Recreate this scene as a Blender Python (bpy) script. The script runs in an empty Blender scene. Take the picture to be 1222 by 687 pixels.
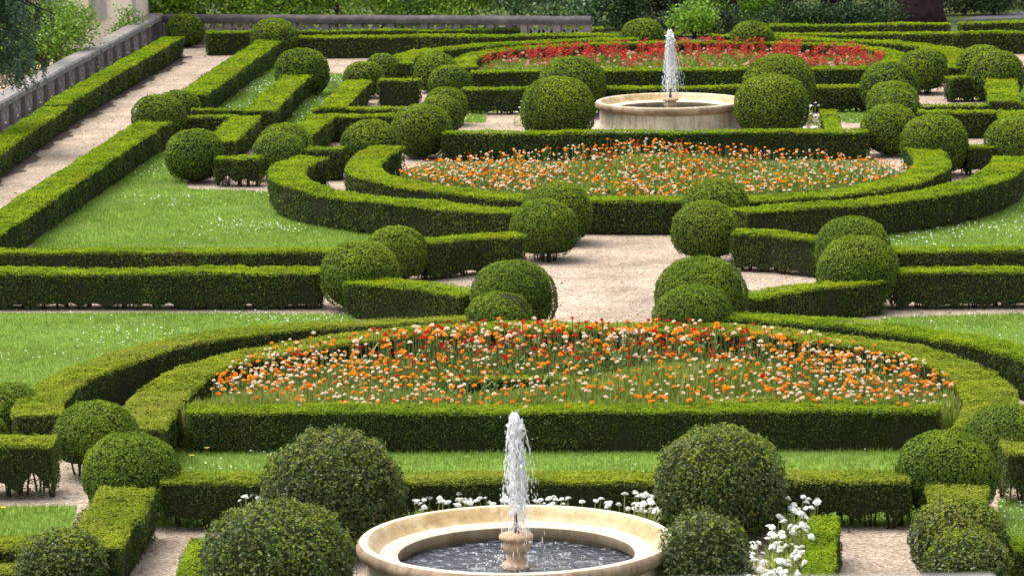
import bpy, math, random
import numpy as np
from mathutils import Vector, Matrix
PI = math.pi
RG = np.random.default_rng(7)
random.seed(11)
# ------------------------------------------------------------------ scene, camera
S = bpy.context.scene
COL = S.collection
FPX, HC, PITCH, ROLL = 4350.0, 7.8, math.radians(8.955), math.radians(0.8)
Fv = np.array([0, math.cos(PITCH), -math.sin(PITCH)])
U0 = np.array([0, math.sin(PITCH), math.cos(PITCH)])
R0 = np.array([1.0, 0, 0])
Rv = math.cos(ROLL)*R0 - math.sin(ROLL)*U0
Uv = math.sin(ROLL)*R0 + math.cos(ROLL)*U0

def P(x, y, z=0.0):
    """survey: a sight line of the photograph met with the level z"""
    d = Fv + (x-611)/FPX*Rv + (343.5-y)/FPX*Uv
    t = (z-HC)/d[2]
    return np.array([d[0]*t, d[1]*t, z])

def AT(x, y, D):
    """survey: a sight line of the photograph at the distance D"""
    d = Fv + (x-611)/FPX*Rv + (343.5-y)/FPX*Uv
    t = D/d[1]
    return np.array([d[0]*t, D, HC+d[2]*t])

cam = bpy.data.cameras.new('camera'); co = bpy.data.objects.new('camera', cam); COL.objects.link(co)
M = Matrix(((Rv[0], Uv[0], -Fv[0], 0), (Rv[1], Uv[1], -Fv[1], 0), (Rv[2], Uv[2], -Fv[2], HC), (0, 0, 0, 1)))
co.matrix_world = M
cam.sensor_width = 36; cam.lens = 36*FPX/1222; cam.clip_start = .5; cam.clip_end = 3000
cam.dof.use_dof = True; cam.dof.focus_distance = 41; cam.dof.aperture_fstop = 5.6
S.camera = co

# ------------------------------------------------------------------ light
SUN_EL, SUN_AZ = math.radians(66), math.radians(-72)      # azimuth from +Y towards +X
w = bpy.data.worlds.new('World'); S.world = w; w.use_nodes = True
nt = w.node_tree; bg = nt.nodes['Background']
sky = nt.nodes.new('ShaderNodeTexSky'); sky.sky_type = 'NISHITA'; sky.sun_disc = False
sky.sun_elevation = SUN_EL; sky.sun_rotation = SUN_AZ; sky.air_density = 1.0; sky.dust_density = 3.0; sky.ozone_density = .6
hs = nt.nodes.new('ShaderNodeHueSaturation'); hs.inputs['Saturation'].default_value = .38      # hazy white overcast
nt.links.new(sky.outputs[0], hs.inputs['Color']); nt.links.new(hs.outputs[0], bg.inputs[0]); bg.inputs[1].default_value = .15
sl = bpy.data.lights.new('sun', 'SUN'); so = bpy.data.objects.new('sun', sl); COL.objects.link(so)
sl.energy = 1.5; sl.angle = math.radians(50); sl.color = (1, .95, .85)
sd = Vector((math.sin(SUN_AZ)*math.cos(SUN_EL), math.cos(SUN_AZ)*math.cos(SUN_EL), math.sin(SUN_EL)))
so.rotation_euler = (-sd).to_track_quat('-Z', 'Y').to_euler()
S.view_settings.view_transform = 'Standard'; S.view_settings.look = 'None'
S.view_settings.gamma = 1; S.view_settings.exposure = 1.2
S.render.engine = 'CYCLES'; S.cycles.max_bounces = 6; S.cycles.diffuse_bounces = 4; S.cycles.transparent_max_bounces = 12

# ------------------------------------------------------------------ helpers
def tag(o, label=None, cat=None, group=None, kind=None):
    if label: o['label'] = label
    if cat: o['category'] = cat
    if group: o['group'] = group
    if kind: o['kind'] = kind
    return o

def empty(name, loc, label=None, cat=None, group=None):
    o = bpy.data.objects.new(name, None); COL.objects.link(o); o.location = tuple(float(v) for v in loc)
    o.empty_display_size = .2
    return tag(o, label, cat, group)

def link(name, me, parent=None, loc=(0, 0, 0)):
    o = bpy.data.objects.new(name, me); COL.objects.link(o); o.location = tuple(float(v) for v in loc)
    if parent: o.parent = parent
    return o

def np_mesh(name, V, F, mats, mi=None, smooth=False):
    """V (n,3); F (m,k) all faces with k corners"""
    V = np.asarray(V, np.float32); F = np.asarray(F, np.int32)
    me = bpy.data.meshes.new(name)
    me.vertices.add(len(V)); me.vertices.foreach_set('co', V.ravel())
    m, k = F.shape
    me.loops.add(m*k); me.loops.foreach_set('vertex_index', F.ravel())
    me.polygons.add(m); me.polygons.foreach_set('loop_start', np.arange(0, m*k, k, dtype=np.int32))
    try: me.polygons.foreach_set('loop_total', np.full(m, k, np.int32))
    except Exception: pass
    for q in mats: me.materials.append(q)
    if mi is not None: me.polygons.foreach_set('material_index', np.asarray(mi, np.int32))
    me.polygons.foreach_set('use_smooth', np.full(m, smooth, bool))
    me.update(calc_edges=True)
    return me

class MB:
    """collects mixed polygons for one mesh"""
    def __init__(s): s.v = []; s.f = []; s.m = []; s.s = []
    def add(s, V, F, mat=0, smooth=False):
        b = len(s.v); s.v += [tuple(map(float, p)) for p in V]
        for f in F: s.f.append(tuple(i+b for i in f)); s.m.append(mat); s.s.append(smooth)
    def box(s, c, d, rz=0, mat=0, bev=0):
        hx, hy, hz = d[0]/2, d[1]/2, d[2]/2; cs, sn = math.cos(rz), math.sin(rz)
        V = []
        if bev <= 0:
            pts = [(-hx, -hy, -hz), (hx, -hy, -hz), (hx, hy, -hz), (-hx, hy, -hz), (-hx, -hy, hz), (hx, -hy, hz), (hx, hy, hz), (-hx, hy, hz)]
            F = [(0, 3, 2, 1), (4, 5, 6, 7), (0, 1, 5, 4), (1, 2, 6, 5), (2, 3, 7, 6), (3, 0, 4, 7)]
        else:
            pts = []
            for zz, ins in ((-hz, 0), (hz-bev, 0), (hz, bev)):
                pts += [(-hx+ins, -hy+ins, zz), (hx-ins, -hy+ins, zz), (hx-ins, hy-ins, zz), (-hx+ins, hy-ins, zz)]
            F = [(0, 3, 2, 1), (8, 9, 10, 11)]
            for r in (0, 4):
                for i in range(4):
                    j = (i+1) % 4; F.append((r+i, r+j, r+4+j, r+4+i))
        for x, y, z in pts: V.append((c[0]+x*cs-y*sn, c[1]+x*sn+y*cs, c[2]+z))
        s.add(V, F, mat)
    def tube(s, pts, rad, n=7, mat=0, caps=True, smooth=True):
        pts = [Vector(tuple(map(float, p))) for p in pts]; V = []; F = []
        for i, p in enumerate(pts):
            t = (pts[min(i+1, len(pts)-1)]-pts[max(i-1, 0)]).normalized()
            a = t.cross(Vector((0, 0, 1)) if abs(t.z) < .9 else Vector((1, 0, 0))).normalized(); b = t.cross(a)
            r = rad[i] if hasattr(rad, '__len__') else rad
            for k in range(n): V.append(p+(a*math.cos(2*PI*k/n)+b*math.sin(2*PI*k/n))*r)
        for i in range(len(pts)-1):
            for k in range(n):
                j = (k+1) % n; F.append((i*n+k, i*n+j, (i+1)*n+j, (i+1)*n+k))
        if caps: F.append(tuple(range(n-1, -1, -1))); F.append(tuple((len(pts)-1)*n+k for k in range(n)))
        s.add(V, F, mat, smooth)
    def lathe(s, prof, n=96, mat=0, c=(0, 0, 0), smooth=True, closed=False):
        V = []; F = []
        for r, z in prof:
            for k in range(n): V.append((c[0]+r*math.cos(2*PI*k/n), c[1]+r*math.sin(2*PI*k/n), c[2]+z))
        for i in range(len(prof)-1):
            for k in range(n):
                j = (k+1) % n; F.append((i*n+k, i*n+j, (i+1)*n+j, (i+1)*n+k))
        s.add(V, F, mat, smooth)
    def mesh(s, name, mats):
        me = bpy.data.meshes.new(name); me.from_pydata(s.v, [], s.f)
        for q in mats: me.materials.append(q)
        me.polygons.foreach_set('material_index', np.array(s.m, np.int32)); me.polygons.foreach_set('use_smooth', np.array(s.s, bool))
        me.update(); return me
    def build(s, name, mats, parent=None, loc=(0, 0, 0)): return link(name, s.mesh(name, mats if isinstance(mats, list) else [mats]), parent, loc)

_K = RG.normal(size=(3, 6, 3)); _PH = RG.uniform(0, 6.28, (3, 6))
def nz(p, f, k=0):
    """smooth noise in about -1..1 at frequency f"""
    p = np.asarray(p); return np.sin(p @ (_K[k].T*f) + _PH[k]).sum(1)/3.0
def unit(a): return a/np.maximum(np.linalg.norm(a, axis=1, keepdims=True), 1e-9)

# ------------------------------------------------------------------ materials
def new_mat(name):
    m = bpy.data.materials.new(name); m.use_nodes = True
    n = m.node_tree.nodes; b = n['Principled BSDF']; return m, m.node_tree, b
def node(nt, t, **kw):
    o = nt.nodes.new(t)
    for k, v in kw.items():
        if k.startswith('i_'): o.inputs[int(k[2:])].default_value = v
        else: setattr(o, k, v)
    return o
def ramp(nt, stops):
    r = nt.nodes.new('ShaderNodeValToRGB'); e = r.color_ramp.elements
    while len(e) < len(stops): e.new(.5)
    for i, (p, c) in enumerate(stops): e[i].position = p; e[i].color = (*c, 1)
    return r
def mixc(nt, fac, a, b, mode='MIX'):
    m = nt.nodes.new('ShaderNodeMix'); m.data_type = 'RGBA'; m.blend_type = mode
    for s, v in ((0, fac), (6, a), (7, b)):
        if hasattr(v, 'links'): nt.links.new(v, m.inputs[s])
        else: m.inputs[s].default_value = v if s == 0 else (*v, 1)
    return m.outputs[2]
def pos(nt): return nt.nodes.new('ShaderNodeNewGeometry').outputs['Position']
def noise(nt, vec, scale, detail=3, rough=.55):
    n = node(nt, 'ShaderNodeTexNoise'); n.inputs['Scale'].default_value = scale; n.inputs['Detail'].default_value = detail
    n.inputs['Roughness'].default_value = rough
    if vec: nt.links.new(vec, n.inputs['Vector'])
    return n.outputs['Fac']
def bump(nt, b, h, st, dist=.02):
    q = node(nt, 'ShaderNodeBump'); q.inputs['Strength'].default_value = st; q.inputs['Distance'].default_value = dist
    nt.links.new(h, q.inputs['Height']); nt.links.new(q.outputs[0], b.inputs['Normal'])

def leaf_mat(name, stops, patch=None, psc=1.2, rough=.5, spec=.3, trans=.22, pth=(.55, .72)):
    m, nt, b = new_mat(name)
    g = nt.nodes.new('ShaderNodeNewGeometry')
    r = ramp(nt, stops); nt.links.new(g.outputs['Random Per Island'], r.inputs[0]); c = r.outputs[0]
    nf = noise(nt, g.outputs['Position'], 3.1, 2)
    rr = ramp(nt, [(.3, (.72, .76, .72)), (.7, (1.2, 1.16, 1.1))]); nt.links.new(nf, rr.inputs[0])
    c = mixc(nt, 1.0, c, rr.outputs[0], 'MULTIPLY')
    if name.startswith('box'):
        vo = node(nt, 'ShaderNodeTexVoronoi'); vo.inputs['Scale'].default_value = 1.5; vo.inputs['Randomness'].default_value = 1
        wv = mixc(nt, .12, g.outputs['Position'], node(nt, 'ShaderNodeTexNoise').outputs['Color']); nt.links.new(wv, vo.inputs['Vector'])
        sc_ = node(nt, 'ShaderNodeSeparateColor'); nt.links.new(vo.outputs['Color'], sc_.inputs[0])
        vr = ramp(nt, [(0, (.80, .84, .80)), (.5, (1, 1, 1)), (1, (1.14, 1.08, 1.0))]); nt.links.new(sc_.outputs[0], vr.inputs[0])
        c = mixc(nt, 1.0, c, vr.outputs[0], 'MULTIPLY')
        bf = ramp(nt, [(.665, (0, 0, 0)), (.74, (.6, .6, .6))]); nt.links.new(noise(nt, g.outputs['Position'], .85, 4), bf.inputs[0])
        brown = bf.outputs[0]
    if patch:
        pf = noise(nt, g.outputs['Position'], psc, 3)
        pr = ramp(nt, [(pth[0], (0, 0, 0)), (pth[1], (1, 1, 1))]); nt.links.new(pf, pr.inputs[0])
        c = mixc(nt, pr.outputs[0], c, patch)
    if name.startswith('box'): c = mixc(nt, brown, c, (.15, .105, .04))
    nt.links.new(c, b.inputs['Base Color']); b.inputs['Roughness'].default_value = rough
    b.inputs['Specular IOR Level'].default_value = spec
    if trans > 0:
        t = node(nt, 'ShaderNodeBsdfTranslucent'); nt.links.new(c, t.inputs[0])
        x = node(nt, 'ShaderNodeMixShader'); x.inputs[0].default_value = trans
        nt.links.new(b.outputs[0], x.inputs[1]); nt.links.new(t.outputs[0], x.inputs[2])
        nt.links.new(x.outputs[0], nt.nodes['Material Output'].inputs[0])
    return m

L_fresh_lit = leaf_mat('box_lit_new_growth', [(0, (.16, .25, .006)), (.45, (.22, .33, .006)), (.8, (.27, .38, .008)), (1, (.33, .41, .02))], (.27, .31, .008), .8, rough=.7, spec=.08, trans=.38)  # hedge tops: young growth, with light from above added to the colour
L_olive = leaf_mat('box_lit_olive_growth', [(0, (.17, .235, .008)), (.5, (.25, .33, .012)), (.85, (.31, .37, .02)), (1, (.36, .34, .06))], (.29, .31, .035), 1.1, rough=.7, spec=.08, trans=.36, pth=(.48, .66))  # olive hedge tops, brightened in colour for light from above
L_old_shade = leaf_mat('box_shaded_old_leaves', [(0, (.032, .056, .013)), (.5, (.058, .098, .018)), (.85, (.09, .14, .024)), (1, (.13, .15, .04))], (.072, .085, .02), 1.6, spec=.18, rough=.6, trans=.3)  # sides and ball undersides: older leaves, shade put into the colour
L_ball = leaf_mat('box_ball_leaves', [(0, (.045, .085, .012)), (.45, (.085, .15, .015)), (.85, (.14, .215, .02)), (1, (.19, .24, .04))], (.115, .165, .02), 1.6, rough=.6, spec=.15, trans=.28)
L_ballf = leaf_mat('box_ball_lit_growth', [(0, (.12, .195, .010)), (.5, (.18, .27, .012)), (1, (.25, .33, .025))], (.20, .275, .02), 1.6, rough=.65, spec=.1, trans=.32)  # ball tops: young growth, light from above put into the colour
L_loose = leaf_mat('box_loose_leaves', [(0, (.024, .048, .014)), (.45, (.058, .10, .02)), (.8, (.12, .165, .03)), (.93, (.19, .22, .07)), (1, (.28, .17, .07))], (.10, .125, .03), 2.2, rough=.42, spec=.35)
L_grass = leaf_mat('grass_blades', [(0, (.18, .27, .03)), (.5, (.265, .375, .065)), (1, (.36, .46, .13))], (.33, .42, .12), .7, trans=.35, spec=.12, rough=.65)
L_bed = leaf_mat('flower_foliage', [(0, (.15, .22, .02)), (.5, (.27, .36, .045)), (.85, (.36, .42, .10)), (1, (.36, .28, .15))], (.34, .36, .09), .9, trans=.3)
L_broad = leaf_mat('broadleaf', [(0, (.09, .18, .012)), (.5, (.18, .32, .03)), (1, (.32, .45, .09))], None, trans=.35, rough=.4)
L_laurel = leaf_mat('laurel', [(0, (.10, .22, .012)), (.5, (.19, .35, .02)), (1, (.34, .46, .06))], (.07, .15, .02), .5, rough=.35, trans=.3)
L_laurel2 = leaf_mat('laurel_glossy', [(0, (.05, .14, .03)), (.6, (.12, .24, .06)), (1, (.36, .45, .30))], None, rough=.3, spec=.7, trans=.25)
L_dark = leaf_mat('dark_evergreen', [(0, (.008, .016, .008)), (.6, (.02, .036, .014)), (1, (.045, .06, .025))], None, trans=.1)
L_mid = leaf_mat('mid_evergreen', [(0, (.018, .042, .014)), (.6, (.035, .075, .02)), (1, (.075, .115, .03))], None, trans=.15)
L_light = leaf_mat('light_green', [(0, (.10, .22, .015)), (.6, (.17, .34, .025)), (1, (.28, .44, .05))], None, trans=.35)
L_cedar = leaf_mat('cedar_needles', [(0, (.03, .065, .036)), (.6, (.06, .115, .06)), (1, (.10, .165, .09))], None, trans=.1)

def plain(name, col, rough=.7, spec=.3, var=.25, sc=8, bmp=0, bsc=40):
    m, nt, b = new_mat(name); p = pos(nt)
    f = noise(nt, p, sc, 4)
    r = ramp(nt, [(.25, tuple(c*(1-var) for c in col)), (.75, tuple(min(1, c*(1+var)) for c in col))]); nt.links.new(f, r.inputs[0])
    nt.links.new(r.outputs[0], b.inputs['Base Color']); b.inputs['Roughness'].default_value = rough; b.inputs['Specular IOR Level'].default_value = spec
    if bmp: bump(nt, b, noise(nt, p, bsc, 4), bmp)
    return m
M_core = plain('shade_dark_twigs', (.026, .03, .013), .95, .05, .4, 30)  # near-black, stands in for the shade between leaves
M_stem = plain('woody_stem', (.06, .047, .032), .9, .15, .4, 30, .6, 90)
M_bark = plain('bark', (.085, .055, .045), .95, .1, .5, 6, .9, 20)
M_bark2 = plain('dark_red_bark', (.035, .02, .02), .95, .1, .5, 6, .9, 20)
M_soil = plain('bed_soil', (.11, .13, .04), .95, .1, .4, 6, .8, 60)
M_earth = plain('rough_ground', (.10, .13, .04), .95, .1, .4, 2, .6, 20)
M_road = plain('asphalt', (.16, .16, .17), .9, .2, .15, 5)

def mat_gravel():
    m, nt, b = new_mat('gravel'); p = pos(nt)
    v = node(nt, 'ShaderNodeTexVoronoi'); v.inputs['Scale'].default_value = 42; nt.links.new(p, v.inputs['Vector'])
    sep = node(nt, 'ShaderNodeSeparateColor'); nt.links.new(v.outputs['Color'], sep.inputs[0])
    r = ramp(nt, [(0, (.22, .162, .118)), (.3, (.385, .305, .235)), (.7, (.49, .395, .31)), (1, (.63, .54, .45))]); nt.links.new(sep.outputs[0], r.inputs[0])
    big = ramp(nt, [(.34, (.66, .64, .61)), (.62, (1.06, 1.04, 1.02))]); nt.links.new(noise(nt, p, .9, 7, .68), big.inputs[0])
    c = mixc(nt, 1, r.outputs[0], big.outputs[0], 'MULTIPLY')
    sp = ramp(nt, [(.66, (0, 0, 0)), (.72, (1, 1, 1))]); nt.links.new(noise(nt, p, 17, 2), sp.inputs[0])
    c = mixc(nt, sp.outputs[0], c, (.16, .115, .085))
    nt.links.new(c, b.inputs['Base Color']); b.inputs['Roughness'].default_value = .95; b.inputs['Specular IOR Level'].default_value = .1
    bump(nt, b, v.outputs['Distance'], .8, .02); return m
M_gravel = mat_gravel()
def mat_lawn():
    m, nt, b = new_mat('lawn_turf'); p = pos(nt)
    r = ramp(nt, [(.3, (.13, .23, .03)), (.7, (.20, .33, .06))]); nt.links.new(noise(nt, p, 7, 5, .7), r.inputs[0])
    nt.links.new(r.outputs[0], b.inputs['Base Color']); b.inputs['Roughness'].default_value = .95; b.inputs['Specular IOR Level'].default_value = .1
    bump(nt, b, noise(nt, p, 60, 3), .8, .02); return m
M_lawn = mat_lawn()

def mat_stone(name, cols, streak=.7, stain=(.19, .125, .06), wet=False):
    m, nt, b = new_mat(name)
    tc = nt.nodes.new('ShaderNodeTexCoord'); ob = tc.outputs['Object']
    r = ramp(nt, [(.3, cols[0]), (.55, cols[1]), (.8, cols[2])]); nt.links.new(noise(nt, ob, 4, 6, .65), r.inputs[0])
    c = r.outputs[0]
    mp = node(nt, 'ShaderNodeMapping'); mp.inputs['Scale'].default_value = (9, 9, .7); nt.links.new(ob, mp.inputs[0])
    st = ramp(nt, [(.5, (0, 0, 0)), (.75, (1, 1, 1))]); nt.links.new(noise(nt, mp.outputs[0], 1.6, 5, .7), st.inputs[0])
    k = node(nt, 'ShaderNodeMath', operation='MULTIPLY'); nt.links.new(st.outputs[0], k.inputs[0]); k.inputs[1].default_value = streak
    c = mixc(nt, k.outputs[0], c, stain)
    sp = ramp(nt, [(.62, (0, 0, 0)), (.72, (.7, .7, .7))]); nt.links.new(noise(nt, ob, 14, 5, .7), sp.inputs[0])
    c = mixc(nt, sp.outputs[0], c, tuple(x*.35 for x in cols[0]))
    nt.links.new(c, b.inputs['Base Color']); b.inputs['Roughness'].default_value = .35 if wet else .75; b.inputs['Specular IOR Level'].default_value = .3
    bump(nt, b, noise(nt, ob, 45, 5), .35, .01); return m
M_basin = mat_stone('weathered_limestone', [(.38, .31, .21), (.52, .45, .33), (.64, .58, .47)], .75)
M_rim = mat_stone('highlit_rim_stone', [(.52, .42, .28), (.66, .57, .43), (.78, .72, .61)], .45, (.3, .2, .1))  # pale stone, white crest highlight and bright ledge put into its colour
M_inner = mat_stone('wet_inner_stone', [(.26, .19, .11), (.38, .29, .18), (.5, .4, .28)], .6, (.12, .08, .04), True)
M_bowl = mat_stone('tan_bowl_stone', [(.34, .22, .085), (.52, .38, .19), (.68, .58, .40)], .75, (.24, .14, .045), True)
M_lip = mat_stone('stained_lip', [(.17, .115, .07), (.32, .225, .145), (.50, .39, .275)], .8, (.10, .07, .045))
M_ped = mat_stone('terracotta_stone', [(.36, .235, .13), (.50, .345, .21), (.62, .47, .32)], .5)
M_bal = mat_stone('grey_lichen_stone', [(.15, .135, .125), (.24, .22, .20), (.37, .34, .315)], .6, (.07, .06, .055))
M_balp = mat_stone('pale_panel_stone', [(.22, .20, .18), (.32, .29, .265), (.44, .41, .38)], .5, (.1, .09, .08))
M_bald = mat_stone('blackened_stone', [(.04, .035, .034), (.075, .066, .062), (.16, .14, .13)], .6, (.04, .036, .034))
M_cream = plain('cream_render', (.88, .73, .58), .9, .1, .06, 1.5)
M_trim = plain('grey_trim', (.42, .36, .33), .9, .1, .1, 3)
M_pane = plain('window_pane', (.05, .06, .07), .15, .6, .2, 1)
M_nozzle = plain('blackened_metal', (.05, .035, .03), .5, .5, .3, 20)
def mat_water():
    m, nt, b = new_mat('pool_water'); p = pos(nt)
    fo = ramp(nt, [(.54, (.022, .028, .04)), (.72, (.62, .64, .72))]); nt.links.new(noise(nt, p, 15, 6, .75), fo.inputs[0])
    nt.links.new(fo.outputs[0], b.inputs['Base Color']); b.inputs['Roughness'].default_value = .08; b.inputs['Specular IOR Level'].default_value = .6
    bump(nt, b, noise(nt, p, 11, 4, .6), 1.0, .05); return m
M_water = mat_water()
m, nt, b = new_mat('white_water'); M_jet = m
tr_ = node(nt, 'ShaderNodeBsdfTransparent'); mx_ = node(nt, 'ShaderNodeMixShader'); mx_.inputs[0].default_value = .4
nt.links.new(b.outputs[0], mx_.inputs[1]); nt.links.new(tr_.outputs[0], mx_.inputs[2]); nt.links.new(mx_.outputs[0], nt.nodes['Material Output'].inputs[0])
b.inputs['Base Color'].default_value = (.95, .96, .97, 1); b.inputs['Roughness'].default_value = .2; b.inputs['Transmission Weight'].default_value = .0; b.inputs['IOR'].default_value = 1.33

def petal(name, a, bcol):
    m, nt, b = new_mat(name); oi = nt.nodes.new('ShaderNodeObjectInfo'); g = nt.nodes.new('ShaderNodeNewGeometry')
    ad = node(nt, 'ShaderNodeMath', operation='MULTIPLY_ADD'); nt.links.new(oi.outputs['Random'], ad.inputs[0]); ad.inputs[1].default_value = .7
    k = node(nt, 'ShaderNodeMath', operation='MULTIPLY'); nt.links.new(g.outputs['Random Per Island'], k.inputs[0]); k.inputs[1].default_value = .3
    nt.links.new(k.outputs[0], ad.inputs[2])
    r = ramp(nt, [(0, a), (1, bcol)]); nt.links.new(ad.outputs[0], r.inputs[0])
    nt.links.new(r.outputs[0], b.inputs['Base Color']); b.inputs['Roughness'].default_value = .6; b.inputs['Specular IOR Level'].default_value = .2
    t = node(nt, 'ShaderNodeBsdfTranslucent'); nt.links.new(r.outputs[0], t.inputs[0])
    x = node(nt, 'ShaderNodeMixShader'); x.inputs[0].default_value = .3
    nt.links.new(b.outputs[0], x.inputs[1]); nt.links.new(t.outputs[0], x.inputs[2]); nt.links.new(x.outputs[0], nt.nodes['Material Output'].inputs[0])
    return m
PET = {'orange': petal('orange_petal', (.82, .17, .006), (.92, .46, .025)), 'white': petal('cream_petal', (.82, .60, .42), (.85, .77, .64)),
       'red': petal('red_petal', (.48, .008, .006), (.72, .045, .015)), 'daisy': petal('white_petal', (.82, .82, .80), (.88, .88, .84)),
       'crimson': petal('crimson_petal', (.30, .002, .004), (.52, .008, .010)), 'pink': petal('pink_petal', (.72, .42, .33), (.80, .62, .48)), 'yellow': petal('yellow_petal', (.8, .5, .01), (.85, .6, .02))}
M_fstem = plain('flower_stem', (.13, .19, .05), .7, .2, .2, 20)

# ------------------------------------------------------------------ foliage
def leaf_quads(c, n, L, spread=.9, asp=.3):
    N = len(c)
    sp = np.asarray(spread)*np.ones(N)
    m = unit(n + RG.normal(size=(N, 3))*sp[:, None]*.6)
    t = unit(np.cross(m, RG.normal(size=(N, 3)))); bb = np.cross(m, t)
    l = (L*RG.uniform(.7, 1.3, N))[:, None] if np.isscalar(L) else (L*RG.uniform(.7, 1.3, N))[:, None]
    V = np.empty((N, 4, 3), np.float32)
    V[:, 0] = c-t*l*.5; V[:, 1] = c+bb*l*asp; V[:, 2] = c+t*l*.5; V[:, 3] = c-bb*l*asp
    return V.reshape(-1, 3), np.arange(N*4, dtype=np.int32).reshape(N, 4)

def resample(pts, step):
    pts = np.asarray(pts, float); d = np.linalg.norm(np.diff(pts, axis=0), axis=1); s = np.r_[0, np.cumsum(d)]
    n = max(2, int(s[-1]/step)+1); q = np.linspace(0, s[-1], n)
    return np.stack([np.interp(q, s, pts[:, i]) for i in range(pts.shape[1])], 1), q
def smooth_curve(pts, it=3):
    p = np.asarray(pts, float)
    for _ in range(it):
        a = p[:-1]*.75+p[1:]*.25; b = p[:-1]*.25+p[1:]*.75
        p = np.vstack([p[:1], np.stack([a, b], 1).reshape(-1, p.shape[1])[1:-1], p[-1:]])
    return p

STEMS = []
for k in range(5):
    mb = MB()
    for j in range(4):
        a = random.uniform(0, 6.28); r = random.uniform(.01, .05); lean = random.uniform(-.07, .07), random.uniform(-.05, .05)
        mb.tube([(r*math.cos(a), r*math.sin(a), -.01), (r*math.cos(a)*1.3+lean[0]*.4, r*math.sin(a)+lean[1]*.4, .14), (r*math.cos(a)*2+lean[0], r*math.sin(a)*2+lean[1], .34)], [.012, .010, .007], 5)
    STEMS.append(mb.mesh('stem', [M_stem]))

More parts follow.
